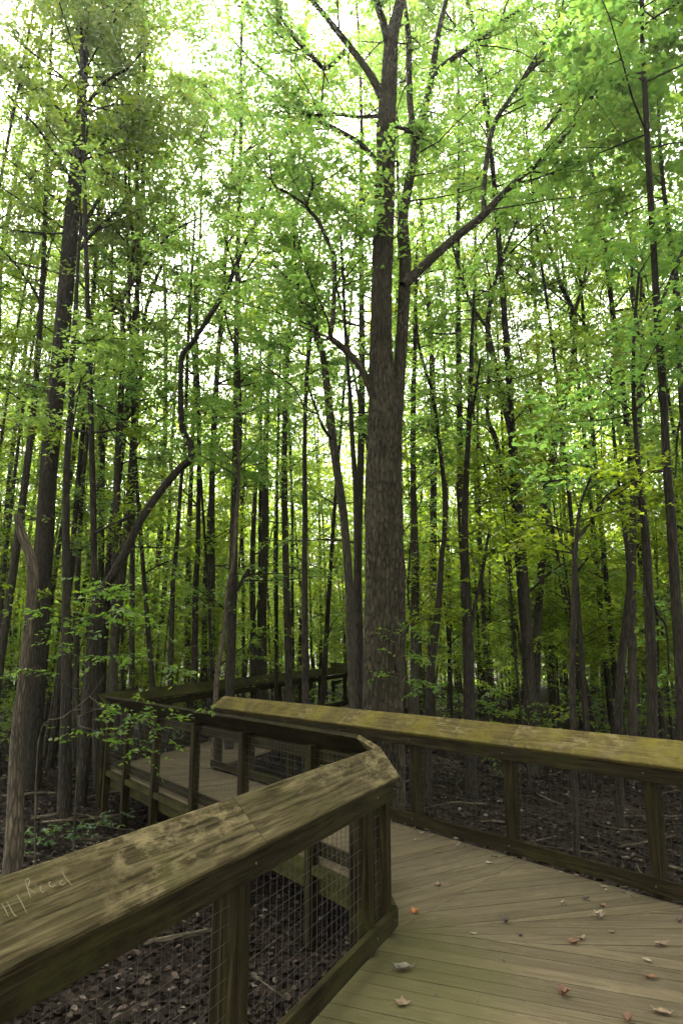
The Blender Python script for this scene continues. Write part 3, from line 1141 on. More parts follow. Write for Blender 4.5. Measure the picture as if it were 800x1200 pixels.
# the big forked oak
traced('largest tree, thick rough brown trunk forking into two stems with wide limbs', 9.3,
       [(450, 905, 45), (450, 850, 45), (450, 790, 43.5), (450, 700, 43), (449, 600, 42), (450, 540, 40), (451, 490, 38), (448, 440, 29), (446, 400, 25), (447, 330, 23), (449, 260, 23), (452, 190, 20), (453, 140, 20), (456, 90, 17), (459, 45, 14), (467, 10, 11), (478, -40, 9)],
       [dict(p=[(460, 525, 26), (463, 480, 23), (469, 420, 17), (473, 360, 17), (475, 310, 17), (472, 260, 16), (479, 215, 13), (484, 190, 12), (490, 155, 12), (499, 120, 11), (507, 80, 9), (513, 40, 8), (522, 0, 7), (530, -50, 4)], dy=0.35),
        dict(p=[(456, 58, 13), (450, 30, 11), (441, 2, 9), (430, -40, 6)], dy=-0.4),
        dict(p=[(488, 165, 11), (481, 130, 9), (479, 80, 9), (478, 40, 8), (470, -20, 5)], dy=0.5, on=0),
        dict(p=[(505, 90, 8), (520, 76, 8), (545, 58, 7), (575, 35, 6), (610, 10, 4)], dy=0.8, on=0),
        dict(p=[(472, 335, 15), (485, 322, 14), (505, 303, 13), (535, 277, 12), (565, 253, 11), (590, 226, 9), (612, 206, 8), (640, 182, 8), (668, 150, 7), (690, 118, 5), (708, 90, 3)], dy=0.9),
        dict(p=[(567, 250, 8), (567, 215, 7), (577, 150, 7), (600, 112, 6), (622, 80, 6), (648, 48, 5), (690, 5, 3)], dy=1.3, on=4),
        dict(p=[(600, 112, 5), (625, 70, 4), (655, 20, 3), (660, -10, 2)], dy=1.0, on=5),
        dict(p=[(636, 156, 5), (655, 130, 5), (672, 110, 4), (700, 66, 3)], dy=1.4, on=4),
        dict(p=[(448, 482, 14), (438, 468, 11), (426, 437, 10), (410, 416, 10), (396, 403, 9), (387, 394, 8), (390, 372, 7), (392, 305, 7), (385, 285, 6), (372, 258, 6), (359, 240, 5), (367, 212, 4), (350, 180, 3), (331, 148, 2)], dy=-0.5),
        dict(p=[(359, 240, 4), (340, 228, 4), (321, 216, 3), (317, 195, 2), (315, 172, 2)], dy=-0.8, on=8),
        dict(p=[(447, 112, 14), (430, 82, 10), (404, 48, 9), (380, 18, 8), (358, -8, 6), (330, -40, 4)], dy=-0.6),
        dict(p=[(444, 136, 6), (420, 137, 5), (395, 134, 5), (368, 135, 4), (345, 128, 4), (325, 122, 2)], dy=-0.4),
        dict(p=[(442, 190, 8), (424, 170, 7), (404, 157, 7), (375, 142, 6), (352, 127, 5), (332, 102, 5), (302, 78, 4), (270, 44, 2)], dy=-0.3),
        dict(p=[(404, 60, 8), (382, 80, 6), (366, 66, 6), (345, 45, 5), (322, 8, 4)], dy=-0.8, on=10),
        dict(p=[(438, 278, 5), (424, 262, 4), (402, 246, 3), (380, 240, 2)], dy=0.4),
        dict(p=[(463, 148, 5), (475, 152, 6), (486, 160, 6)], dy=0.1)],
       'bark_oak', dict(nb=6, zb=14, spread=2.2, per=26, size=.085, limb=40, sub=8, tl=.4), ext=3.0, sides=96, ridge=0.11, rough=0.08, slim=0.84, seed=1, name='oak_tree')

traced('tall thick dark tree at the left, its bare trunk tilting right as it rises', 13.4,
       [(33, 912, 32), (38, 840, 26), (43, 760, 24), (47, 700, 22), (52, 630, 21), (57, 560, 20), (62, 500, 20), (70, 420, 19), (78, 330, 18), (84, 260, 17), (90, 190, 14), (95, 150, 13), (97, 100, 11), (101, 50, 9), (103, -10, 7)],
       [dict(p=[(93, 282, 6), (105, 252, 5), (125, 215, 4), (134, 158, 3)]), dict(p=[(94, 292, 5), (110, 272, 5), (130, 254, 4), (152, 232, 2)]),
        dict(p=[(62, 462, 4), (45, 454, 4), (25, 448, 3), (-5, 438, 2)]), dict(p=[(93, 165, 6), (70, 130, 4), (45, 100, 3), (20, 85, 2)]),
        dict(p=[(96, 130, 6), (125, 95, 4), (150, 80, 3), (175, 50, 2)])],
       'bark_dark', dict(nb=50, zb=10.0, spread=3.1, per=34, size=.11, limb=50, sub=5), ext=4, seed=2)

traced('black leaning tree at the left with a sharp crooked kink in its thin trunk', 12.2,
       [(96, 925, 15), (100, 870, 13), (104, 800, 13), (109, 745, 12), (115, 700, 11), (130, 678, 11), (148, 645, 11), (165, 610, 9), (188, 576, 9), (209, 551, 9), (223, 538, 9), (223, 522, 8), (214, 503, 8), (212, 478, 7), (212, 440, 6), (214, 416, 7), (225, 402, 6), (246, 370, 6), (265, 340, 6), (274, 318, 5), (286, 288, 5), (300, 260, 4), (312, 232, 3), (325, 200, 2)],
       [dict(p=[(275, 315, 3), (265, 285, 2), (260, 262, 2)])],
       'bark_dark', dict(nb=5, zb=9, spread=1.6, per=30, size=.10, limb=30, sub=2), seed=3, sides=10, foot=False)

traced('broken snag at the far left, pale peeling stump bent and snapped off short', 7.4,
       [(16, 1022, 25), (17, 985, 22), (18, 940, 19), (19, 890, 15), (22, 845, 12.5), (27, 800, 11), (33, 750, 11), (37, 710, 11), (39, 680, 12), (37, 655, 11), (30, 637, 10), (24, 620, 9), (21, 603, 8)],
       (), 'bark_pale', None, seed=4, sides=14, rough=0.13, name='tree_snag', foot=False)

traced('straight dark trunk just right of the thick left tree, rising through leaves', 11.0,
       [(77, 945, 17), (77, 850, 13), (78, 760, 11), (78, 690, 9), (78, 560, 8), (83, 480, 7), (85, 420, 7), (88, 380, 6), (91, 320, 4), (96, 250, 3)], (), 'bark_dark', CS, seed=5)
traced('slim trunk standing second right of the thick left tree', 16.5, [(89, 880, 8), (90, 750, 7), (91, 680, 6), (96, 585, 5), (103, 500, 4), (108, 420, 3)], (), 'bark_grey', CS, seed=6)
traced('straight grey trunk rising behind the crooked black tree on its left', 18, [(117, 870, 10), (118, 730, 8), (119, 640, 7), (120, 560, 7), (120, 480, 6), (125, 430, 5), (129, 370, 4), (131, 300, 3)], (), 'bark_grey', CS, seed=7)
traced('trunk with one long branch slanting right below a small bright sky gap', 14.2,
       [(133, 905, 11), (134, 760, 9), (135, 640, 8), (138, 540, 8), (142, 460, 7), (144, 400, 6), (143, 350, 5), (150, 335, 5), (157, 290, 4), (153, 250, 4), (151, 190, 3)],
       [dict(p=[(108, 388, 4), (135, 360, 5), (150, 340, 5), (170, 310, 4), (185, 290, 4), (205, 270, 3), (236, 254, 2)], dy=.2), dict(p=[(144, 500, 3), (152, 488, 3), (162, 470, 2)])], 'bark_grey', CS, seed=8)
traced('slender trunk beside the bright sky gap, forking thinly to the right above', 16.2,
       [(155, 880, 7), (155, 700, 6), (156, 560, 6), (160, 500, 5), (166, 430, 5), (170, 370, 4), (180, 335, 4), (192, 305, 3), (198, 280, 2)], [dict(p=[(168, 380, 3), (166, 340, 2), (162, 270, 2)]), dict(p=[(152, 545, 3), (165, 515, 3), (195, 485, 2), (206, 466, 2)])], 'bark_grey', CS, seed=9)
traced('thin dark trunk curving up behind the elbow of the crooked black tree', 14.0, [(198, 905, 7), (201, 750, 6), (203, 680, 5), (207, 640, 5), (212, 570, 4), (217, 520, 4), (219, 440, 4), (223, 350, 3), (229, 250, 2)], (), 'bark_dark', CS, seed=10)
traced('very straight dark pole just right of the crooked black tree', 15.2, [(228, 890, 8), (229, 700, 7), (232, 640, 6), (233, 560, 5), (233, 470, 5), (231, 420, 4), (229, 320, 3)], (), 'bark_dark', CS, seed=11)
traced('dark pole leaning slightly right, second beyond the crooked black tree', 18, [(240, 870, 8), (240, 700, 6), (243, 640, 5), (249, 560, 5), (253, 490, 4), (257, 420, 3)], (), 'bark_dark', CS, seed=12)
traced('pale barked slim tree leaning right where the mossy rail ends', 12.6, [(250, 905, 7), (254, 800, 6), (262, 745, 5), (267, 690, 5), (274, 655, 5), (277, 610, 5), (279, 575, 4), (280, 530, 3), (277, 470, 2)], (), 'bark_pale', CS, seed=13, foot=False)
traced('dark twin companion of the pale leaning tree, crossing close behind it', 13.4, [(268, 895, 11), (271, 780, 10), (274, 700, 7), (276, 620, 6), (278, 560, 5), (282, 500, 4), (280, 430, 3)], [dict(p=[(278, 692, 4), (284, 680, 5), (292, 668, 6)], dy=.2)], 'bark_dark', CS, seed=14)
traced('broad mossy double trunk blurred in shade behind the far railing', 20, [(304, 855, 14), (306, 780, 12), (308, 700, 10), (311, 620, 9), (311, 540, 7), (314, 460, 5), (318, 380, 4)], [dict(p=[(299, 840, 9), (297, 760, 8), (296, 650, 7), (300, 560, 5)], dy=.6)], 'bark_grey', CR, seed=15)
traced('hair thin pole standing between the mossy trunk and the long thin one', 17, [(324, 875, 5), (324, 700, 4), (325, 560, 3), (327, 470, 3), (329, 400, 2)], (), 'bark_dark', CS, seed=16)
traced('long thin dark trunk in front of the far railing with a high fork', 11.6,
       [(358, 925, 9), (358, 800, 8), (357, 700, 7), (357, 600, 6), (357, 520, 5), (359, 450, 5), (362, 410, 5), (366, 370, 5), (366, 340, 4), (358, 310, 3), (350, 285, 3), (342, 255, 2)],
       [dict(p=[(366, 375, 4), (370, 340, 3), (373, 305, 3), (378, 265, 2)]), dict(p=[(357, 480, 2), (345, 455, 2), (325, 440, 2), (300, 420, 1)])], 'bark_dark', dict(CS, zb=6), seed=17)
traced('grey trunk left of the big oak, bowing left and forking high', 11.4,
       [(417, 905, 13), (414, 820, 11), (411, 740, 11), (408, 670, 10), (402, 600, 10), (394, 545, 10), (387, 490, 10), (382, 445, 9), (377, 410, 6), (370, 385, 5), (360, 355, 4), (345, 335, 3), (320, 310, 2)],
       [dict(p=[(382, 445, 7), (378, 420, 6), (366, 385, 5), (352, 350, 4), (345, 300, 3), (346, 262, 2)]), dict(p=[(389, 515, 4), (378, 500, 4), (367, 470, 3), (360, 450, 2)])], 'bark_grey', CR, seed=18)
traced('nearly black slim trunk pressed against the left side of the big oak', 10.0, [(421, 925, 13), (421, 830, 11), (420, 740, 10), (419, 660, 9), (417, 580, 7), (413, 520, 6), (410, 460, 5), (405, 400, 4), (402, 330, 4), (398, 260, 2)], (), 'bark_dark', CS, seed=19)
traced('straight trunk standing close right of the big oak', 14, [(485, 905, 12), (486, 800, 11), (486, 700, 10), (486, 640, 9), (484, 560, 7), (484, 470, 6), (486, 400, 5), (487, 340, 4), (489, 280, 2)], [dict(p=[(484, 735, 3), (478, 700, 3), (480, 650, 3), (484, 600, 2)])], 'bark_grey', CS, seed=20)
traced('thin wavy dark trunk, second right of the big oak', 12.8, [(500, 905, 9), (501, 830, 8), (507, 770, 8), (512, 725, 8), (515, 690, 7), (517, 655, 6), (521, 620, 6), (520, 570, 6), (514, 515, 5), (506, 460, 4), (497, 430, 4), (489, 395, 3), (486, 350, 2)], (), 'bark_dark', CS, seed=21)
traced('dark trunk with one side stem bending right like a slingshot', 12.9, [(552, 915, 14), (550, 830, 13), (548, 750, 12), (546, 690, 10), (544, 630, 9), (546, 560, 7), (550, 480, 6), (552, 410, 5), (555, 340, 3)], [dict(p=[(551, 745, 6), (556, 710, 5), (563, 680, 5), (568, 650, 4), (572, 625, 3)], dy=.2), dict(p=[(543, 690, 5), (539, 630, 4), (535, 565, 3)], dy=.2), dict(p=[(550, 490, 3), (555, 470, 3), (563, 420, 2)])], 'bark_dark', CS, seed=22)
traced('grey tree right of centre whose fork spreads in a wide open crown of twigs', 14.6,
       [(624, 905, 16), (621, 830, 14), (618, 750, 13), (614, 690, 11), (608, 610, 10), (603, 540, 9), (597, 500, 8), (588, 465, 8), (580, 430, 7), (573, 400, 7), (571, 380, 6), (575, 350, 5), (586, 308, 4), (604, 262, 3), (615, 225, 2)],
       [dict(p=[(571, 385, 5), (552, 357, 4), (540, 322, 4), (529, 285, 3), (524, 262, 2)]), dict(p=[(590, 575, 6), (586, 545, 6), (580, 512, 6), (571, 490, 5), (572, 440, 4), (570, 395, 4)], dy=.2), dict(p=[(576, 345, 3), (570, 310, 2), (560, 280, 2)])], 'bark_grey', CR, seed=23)
traced('trunk curving right then splitting into a clear tall Y right of centre', 15.5,
       [(626, 890, 10), (628, 790, 9), (630, 720, 9), (635, 650, 9), (640, 590, 9), (648, 530, 8), (656, 490, 7), (668, 440, 7), (673, 400, 6), (672, 367, 6), (655, 330, 5), (645, 292, 4), (635, 262, 3), (621, 212, 2)],
       [dict(p=[(672, 368, 5), (682, 335, 4), (689, 295, 4), (694, 245, 2)]), dict(p=[(677, 350, 3), (690, 320, 3), (706, 298, 2)]), dict(p=[(668, 450, 3), (682, 418, 3), (690, 390, 2)])], 'bark_grey', CR, seed=24)
traced('black Y shaped sapling behind the mossy rail at the right', 8.6, [(672, 975, 8), (671, 850, 7), (670, 780, 7), (672, 700, 6), (673, 655, 6), (675, 632, 5), (678, 600, 4), (685, 575, 3), (692, 558, 2)], [dict(p=[(675, 634, 4), (690, 613, 4), (702, 592, 4), (715, 577, 3), (740, 563, 2)], dy=.3)], 'bark_dark', dict(nb=5, zb=3.0, spread=1.2, per=16, size=.09, limb=24, sub=2), seed=25, leafm='leaf_mid', name='sapling')
traced('trunk with a double bend between the Y shaped sapling and the darkest trunk', 10.8, [(722, 930, 10), (724, 850, 9), (727, 780, 9), (733, 725, 9), (737, 690, 8), (736, 655, 7), (732, 625, 6), (728, 590, 6), (723, 560, 5), (718, 500, 4), (716, 430, 3)], (), 'bark_dark', CS, seed=26)
traced('grey trunk forking into three thin upright stems near the right side', 13.8, [(741, 915, 11), (740, 820, 10), (740, 720, 9), (741, 650, 8), (741, 590, 8), (745, 520, 8), (750, 450, 8), (752, 400, 6), (745, 375, 5), (740, 330, 4), (738, 270, 3)], [dict(p=[(751, 405, 4), (750, 370, 4), (752, 310, 3), (758, 260, 2)]), dict(p=[(753, 410, 4), (765, 388, 3), (772, 365, 2)])], 'bark_grey', CR, seed=27)
traced('darkest thick trunk behind the mossy rail near the right edge', 9.0, [(764, 955, 14), (764, 860, 12), (763, 790, 12), (760, 720, 11), (757, 650, 10), (753, 600, 9), (748, 572, 8), (746, 530, 6), (742, 470, 5), (742, 400, 4), (748, 320, 3)], [dict(p=[(763, 700, 4), (770, 720, 4), (780, 735, 3), (783, 790, 2)], dy=.2)], 'bark_dark', CS, seed=28)
traced('very tall slim trunk running up the whole right edge', 8.7,
       [(806, 975, 15), (801, 870, 14), (796, 770, 13), (790, 680, 12), (785, 600, 11), (780, 540, 10), (777, 470, 9), (772, 400, 9), (768, 340, 8), (764, 270, 7), (759, 190, 7), (755, 110, 6), (752, 50, 5), (750, -20, 4)],
       [dict(p=[(773, 358, 4), (783, 332, 4), (797, 298, 3), (815, 270, 2)]), dict(p=[(783, 552, 4), (760, 553, 4), (740, 556, 3), (700, 560, 3), (662, 562, 3), (638, 565, 2)], dy=.3), dict(p=[(753, 30, 3), (775, 15, 3), (800, 0, 2)])],
       'bark_dark', dict(nb=30, zb=9.0, spread=2.8, per=34, size=.12, limb=40, sub=4), ext=3, seed=29)
traced('second tall trunk at the right edge, leaning left beside the very tall slim one', 10.2, [(822, 960, 13), (815, 800, 11), (808, 640, 10), (802, 520, 9), (796, 410, 9), (791, 330, 8), (785, 285, 7), (778, 232, 5), (772, 160, 4), (770, 80, 3)], [dict(p=[(800, 480, 3), (793, 510, 3), (791, 560, 2)], dy=.3)], 'bark_grey', dict(nb=18, zb=9, spread=2.5, per=34, size=.12, limb=40, sub=3), ext=2, seed=30)

# ------------------------------------------------------------------ the rest of the forest: a few kinds, copied
kinds = {'tall': [], 'pole': [], 'sapling': [], 'shrub': [], 'young': []}
for i in range(5):
    g = np.random.default_rng(200 + i)
    kinds['tall'].append(make_tree(g, 18 + 1.3 * i, 0.062 + 0.010 * i, 7.5 + 0.6 * i, 3.0, 26, 8200, 0.098, M[['bark_grey', 'bark_dark'][i % 2]], M['leaf_high'], 0.8, 3, 0.6, 10))
for i in range(5):
    g = np.random.default_rng(300 + i)
    kinds['pole'].append(make_tree(g, 13.5 + 1.2 * i, 0.034 + 0.006 * i, 5.0 + 0.7 * i, 1.9, 20, 4700, 0.094, M[['bark_dark', 'bark_grey'][i % 2]], M['leaf_mid'], 1.9, 5, 0.5, 10))
for i in range(5):
    g = np.random.default_rng(400 + i)
    kinds['sapling'].append(make_tree(g, 4.6 + 1.1 * i, 0.022 + 0.004 * i, 2.0 + 0.2 * i, 1.9, 16, 3600, 0.098, M['bark_dark'], M['leaf_mid'], 0.5, 0, 0.5, 9))
for i in range(5):
    g = np.random.default_rng(450 + i)
    kinds['young'].append(make_tree(g, 7.5 + 1.1 * i, 0.03 + 0.005 * i, 1.0 + 0.4 * i, 2.3, 24, 4000, 0.135, M['bark_dark'], M['leaf_mid'], 0.6, 0, 0.6, 8))
for i in range(4):
    g = np.random.default_rng(500 + i)
    kinds['shrub'].append(make_tree(g, 0.9 + 0.25 * i, 0.009, 0.25, 0.8, 9, 330, 0.095, M['bark_dark'], M['leaf_near'], 0.25, 0, 0.28, 7))


def plant(kind, i, x, y, s, rz, name, label, cat, group):
    tm, cm = kinds[kind][i % len(kinds[kind])]
    r = empty(name, (x, y, float(gz(x, y)) - 0.02), rz)
    r.scale = (s, s, s * rnd.uniform(0.92, 1.1))
    tag(r, label, cat, group)
    a = bpy.data.objects.new('trunk' if kind in ('tall', 'pole', 'young') else 'stem', tm)
    b = bpy.data.objects.new('crown' if kind in ('tall', 'pole', 'young') else 'foliage', cm)
    for o in (a, b):
        C.objects.link(o)
        o.parent = r
    return r


def free(x, y, dmin, pad=0.5):
    if on_walk(x, y, pad): return False
    return all((x - a) ** 2 + (y - b) ** 2 > dmin * dmin for a, b in taken)


def scatter(count, y0, y1, wedge, extra, dmin, power=1.0, pad=0.6):
    out, tries = [], 0
    while len(out) < count and tries < count * 60:
        tries += 1
        y = y0 + (y1 - y0) * rnd.random() ** power
        w = wedge * y + extra
        x = rnd.uniform(-w, w)
        if free(x, y, dmin, pad):
            taken.append((x, y))
            out.append((x, y))
    return out


GT = 'tall canopy trees far back in the forest'
for x, y in scatter(48, 15.5, 30, 0.56, 3.5, 1.7, 0.9, 1.0):
    plant('tall', rnd.randrange(5), x, y, rnd.uniform(0.85, 1.15), rnd.uniform(0, 6.28), 'forest_tree',
          'tall leafy tree standing among many alike far back in the forest', 'tree', GT)
for x, y, k in [(-6.3, 15.6, 1), (-9.6, 17.5, 4), (-4.2, 19.5, 2), (-8.0, 21, 3), (-11.5, 21, 0), (2.2, 18, 4), (6.4, 16.2, 1), (9.5, 18.5, 3), (-1.5, 22.5, 0), (-3.0, 17.0, 4), (-1.1, 16.3, 4), (1.1, 17.2, 3), (2.8, 15.8, 4), (-5.7, 16.8, 3), (-2.2, 14.2, 2), (-7.2, 14.6, 4), (0.2, 14.8, 4), (3.9, 14.6, 3), (-4.9, 14.9, 4)]:
    taken.append((x, y))
    plant('tall', k, x, y, rnd.uniform(0.95, 1.15), rnd.uniform(0, 6.28), 'forest_tree',
          'tall leafy tree standing among many alike far back in the forest', 'tree', GT)
for x, y, k in [(-2.6, 15.2, 0), (1.6, 14.6, 1), (4.6, 13.4, 2), (-7.6, 13.2, 3), (7.3, 12.6, 4), (-5.4, 17.8, 1), (3.6, 17.2, 3), (-0.6, 18.8, 4), (8.2, 15.6, 0), (-10.5, 14.6, 2), (0.6, 21, 2), (5.6, 20.5, 1), (-3.2, 23.5, 3), (11, 14, 3), (-4.4, 13.2, 4), (-3.6, 14.4, 2)]:
    taken.append((x, y))
    r_ = plant('pole', k, x, y, 1.35, rnd.uniform(0, 6.28), 'pole_tree',
          'slender dark pole tree crowded among many alike in the forest', 'tree', 'slender pole trees crowded in the forest')
    r_.scale = (1.2, 1.2, 1.45)
GN = 'unseen canopy trees added to shade the near end of the boardwalk'  # out-of-view trees, added to block low sky light and leave overhead light
for x, y, k in [(-5.2, 3.0, 0), (-8.5, 6.5, 3), (-6.5, -1.5, 1), (-11, 1.5, 4), (-4.2, -5.0, 2), (-9, -7, 0), (-1.5, -8.5, 3), (3.2, -6.2, 1), (7.2, -3.5, 4),
                (8.6, -0.5, 2), (11.5, 4.2, 0), (10.5, -1.0, 3), (1.5, -12, 4), (-6, -13, 2), (7.5, -9.5, 0), (-13.5, -4, 1), (13, 7.5, 1), (-12.5, 9, 2), (14, 1, 2), (4.5, -15, 3)]:
    taken.append((x, y))
    plant('tall', k, x, y, rnd.uniform(0.9, 1.15), rnd.uniform(0, 6.28), 'forest_tree', 'tall leafy tree out of view, added to shade the near boardwalk', 'tree', GN)
GP = 'slender pole trees crowded in the forest'
for x, y in scatter(100, 15, 34, 0.55, 2.0, 0.8, 0.85, 1.0):
    plant('pole', rnd.randrange(5), x, y, rnd.uniform(0.8, 1.2), rnd.uniform(0, 6.28), 'pole_tree',
          'slender dark pole tree crowded among many alike in the forest', 'tree', GP)
GS = 'leafy saplings under the tall trees'
for x, y in scatter(150, 13, 36, 0.56, 2.0, 0.8, 0.9, 1.6):
    plant('sapling', rnd.randrange(5), x, y, rnd.uniform(0.8, 1.25), rnd.uniform(0, 6.28), 'sapling',
          'bright leafy sapling under the tall trees beyond the boardwalk', 'sapling', GS)
for x, y in scatter(36, 13.5, 26, 0.5, 0.0, 0.7, 1.0, 1.0):
    plant('sapling', rnd.randrange(5), x, y, rnd.uniform(0.42, 0.62), rnd.uniform(0, 6.28), 'sapling',
          'bright leafy sapling under the tall trees beyond the boardwalk', 'sapling', GS)
GY = 'young broad trees filling the back of the forest'
for x, y in scatter(185, 25, 53, 0.56, 2.0, 1.1, 0.8, 1.6):
    plant('young', rnd.randrange(5), x, y, rnd.uniform(0.85, 1.25), rnd.uniform(0, 6.28), 'young_tree',
          'young yellow green tree filling the gaps between the far trunks', 'tree', GY)
GH = 'low leafy shrubs on the forest floor'
for x, y in scatter(75, 14, 36, 0.55, 1.5, 0.5, 1.1, 0.7):
    plant('shrub', rnd.randrange(4), x, y, rnd.uniform(0.7, 1.3), rnd.uniform(0, 6.28), 'shrub',
          'low sparse leafy shrub on the brown forest floor beyond the railings', 'shrub', GH)

# far woods that read as one mass
g = np.random.default_rng(77)
nl = 115000
an = g.uniform(-0.72, 0.72, nl)
rr_ = g.uniform(54, 66, nl)
hh = -0.6 + 24 * g.random(nl) ** 1.1
c_ = np.stack([np.sin(an) * rr_, np.cos(an) * rr_, hh], 1)
dd_ = g.normal(0, 1, (nl, 3)); dd_[:, 2] = dd_[:, 2] * 0.3 - 0.2
dd_ /= np.linalg.norm(dd_, axis=1, keepdims=True)
nn_ = g.normal(0, 0.5, (nl, 3)); nn_[:, 2] += 1
me = leaf_mesh('distant_woods', c_, dd_, nn_, g.uniform(0.28, 0.52, nl), 'rhomb', 0.33)
tag(link('distant_woods', me, M['leaf_high']), 'solid green wall of far-off leaves closing the view between trunks', 'woods', kind='stuff')
mb = MB()
for k in range(200):
    a, r = g.uniform(-0.7, 0.7), g.uniform(50, 68)
    x, y = math.sin(a) * r, math.cos(a) * r
    h = g.uniform(13, 21)
    tube(mb, [(x, y, gz(x, y) - .1), (x + g.normal(0, .3), y, h * .5), (x + g.normal(0, .6), y, h)], [.16, .12, .04], 5, 0, g, False)
tag(mb.build('distant_woods', M['bark_grey'], None, True), 'far-off thin trunks merging together at the back of the forest', 'woods', kind='stuff')

# ------------------------------------------------------------------ near plants
def spray_plant(name, label, cat, base, stems, mat, bark, nt, size, seed, tl=0.28, lp=7, shape='hex', width=0.30, flat=0.12):
    """a plant of traced stems (world points) with leaves along their outer parts"""
    g = np.random.default_rng(seed)
    root = empty(name, base)
    tag(root, label, cat)
    mb, lv = MB(), Leaves()
    for pts, r0, leafy in stems:
        pp, rr = smooth_path(pts, np.linspace(r0, r0 * 0.3, len(pts)), 4)
        tube(mb, pp, rr, 6, 0.05, g, False)
        if leafy:
            lv.twigs(pp, g, int(nt * leafy), tl, lp, size, 0.3, flat)
            for q in range(int(3 * leafy)):
                i = int(g.uniform(0.3, 0.95) * (len(pp) - 2))
                dv = pp[i + 1] - pp[i]
                sp = branch_path(g, pp[i], math.atan2(dv[1], dv[0]) + g.choice([-1, 1]) * g.uniform(.5, 1.0), g.uniform(-.1, .2), g.uniform(.3, .6), 3)
                tube(mb, sp, [rr[i] * .6, rr[i] * .45, rr[i] * .35, rr[i] * .2], 4, 0, g, False)
                lv.twigs(sp, g, int(nt * leafy * 0.4), tl, lp, size, 0.05, flat)
    o = mb.build('stem', M[bark], root, True)
    shift(o, base)
    if lv.c:
        me = lv.mesh('foliage', shape, width)
        o = link('foliage', me, M[mat], root)
        shift(o, base)
    return root


def px(*pts):
    return [at(x, y, Y) for x, y, Y in pts]


bz = np.array((*at(92, 930, 7.6)[:2], -0.62))
spray_plant('bush', 'bright leafy bush at the left spreading flat sprays over the second railing', 'bush', bz,
            [([bz] + px((92, 880, 7.6), (88, 800, 7.6), (84, 740, 7.4)), .014, 0),
             (px((88, 800, 7.6), (100, 745, 7.4), (135, 715, 7.1), (185, 738, 6.8)), .008, 1.2),
             (px((86, 770, 7.6), (70, 735, 7.4), (50, 715, 7.2), (25, 722, 7.0)), .008, .6),
             (px((84, 740, 7.4), (95, 710, 7.3), (125, 690, 7.2), (165, 705, 7.0)), .006, 1.1),
             (px((88, 800, 7.6), (120, 770, 7.2), (160, 770, 6.9), (210, 785, 6.7)), .007, .9),
             (px((92, 840, 7.6), (120, 830, 7.2), (155, 840, 7.0), (200, 868, 6.9)), .007, 1.0),
             (px((92, 850, 7.6), (110, 856, 7.3), (140, 866, 7.0), (165, 880, 6.9)), .006, .8),
             (px((90, 810, 7.6), (60, 790, 7.4), (25, 785, 7.3)), .006, .5)],
            'leaf_near', 'bark_grey', 14, .062, 31)
bz = np.array((*at(58, 900, 6.6)[:2], -0.62))
spray_plant('dead_branch', 'bare pale forked twig leaning over the second railing at the left', 'branch', bz,
            [([bz] + px((45, 870, 6.6), (75, 840, 6.5), (105, 816, 6.4), (122, 792, 6.3)), .008, 0),
             (px((105, 816, 6.4), (118, 828, 6.4), (124, 848, 6.4), (137, 864, 6.4)), .006, 0),
             (px((85, 832, 6.5), (108, 830, 6.4), (132, 820, 6.3)), .004, 0)], 'leaf_near', 'bark_pale', 0, .08, 32)
p0 = on_plane(77, 948, -0.6)
spray_plant('bent_twig', 'thin pale bare stem curving up from the leaf litter at the left', 'twig', p0,
            [([p0, at(77, 930, p0[1]), at(80, 912, p0[1]), at(86, 897, p0[1]), at(87, 880, p0[1])], .007, 0)], 'leaf_near', 'bark_pale', 0, .08, 33)
p0 = np.array((*at(473, 880, 8.9)[:2], -0.62))
spray_plant('young_sapling', 'small sapling with pale grey leaves against the foot of the big oak', 'sapling', p0,
            [([p0] + px((471, 850, 8.9), (469, 790, 8.8), (466, 735, 8.7)), .008, .6),
             (px((469, 800, 8.8), (480, 790, 8.7), (492, 800, 8.6), (508, 806, 8.5)), .005, .6),
             (px((468, 770, 8.8), (482, 770, 8.7), (500, 778, 8.6)), .004, .5),
             (px((467, 745, 8.8), (485, 740, 8.7), (515, 760, 8.6)), .004, .5)], 'leaf_near', 'bark_pale', 10, .075, 34)
for k, (x, y, n_, lab) in enumerate([(48, 990, 7, 'low blue green leafy plant at the foot of the broken snag'),
                                     (133, 962, 6, 'low pale green leafy plant under the rim of the inner boardwalk'),
                                     (95, 985, 4, 'low yellowish leafy plant just above the nearest railing cap')]):
    p0 = on_plane(x, y, -0.55)
    p0[2] = float(gz(p0[0], p0[1]))
    g = np.random.default_rng(60 + k)
    st = []
    for q in range(n_):
        a = g.uniform(0, 6.28); h = g.uniform(.12, .3); r = g.uniform(.1, .3)
        st.append(([p0, p0 + np.array((math.cos(a) * r * .4, math.sin(a) * r * .4, h * .8)), p0 + np.array((math.cos(a) * r, math.sin(a) * r, h))], .004, .9))
    spray_plant('ground_plant', lab, 'plant', p0, st, 'leaf_ground', 'bark_dark', 3, .065, 70 + k, .10, 4, 'hex', .36)

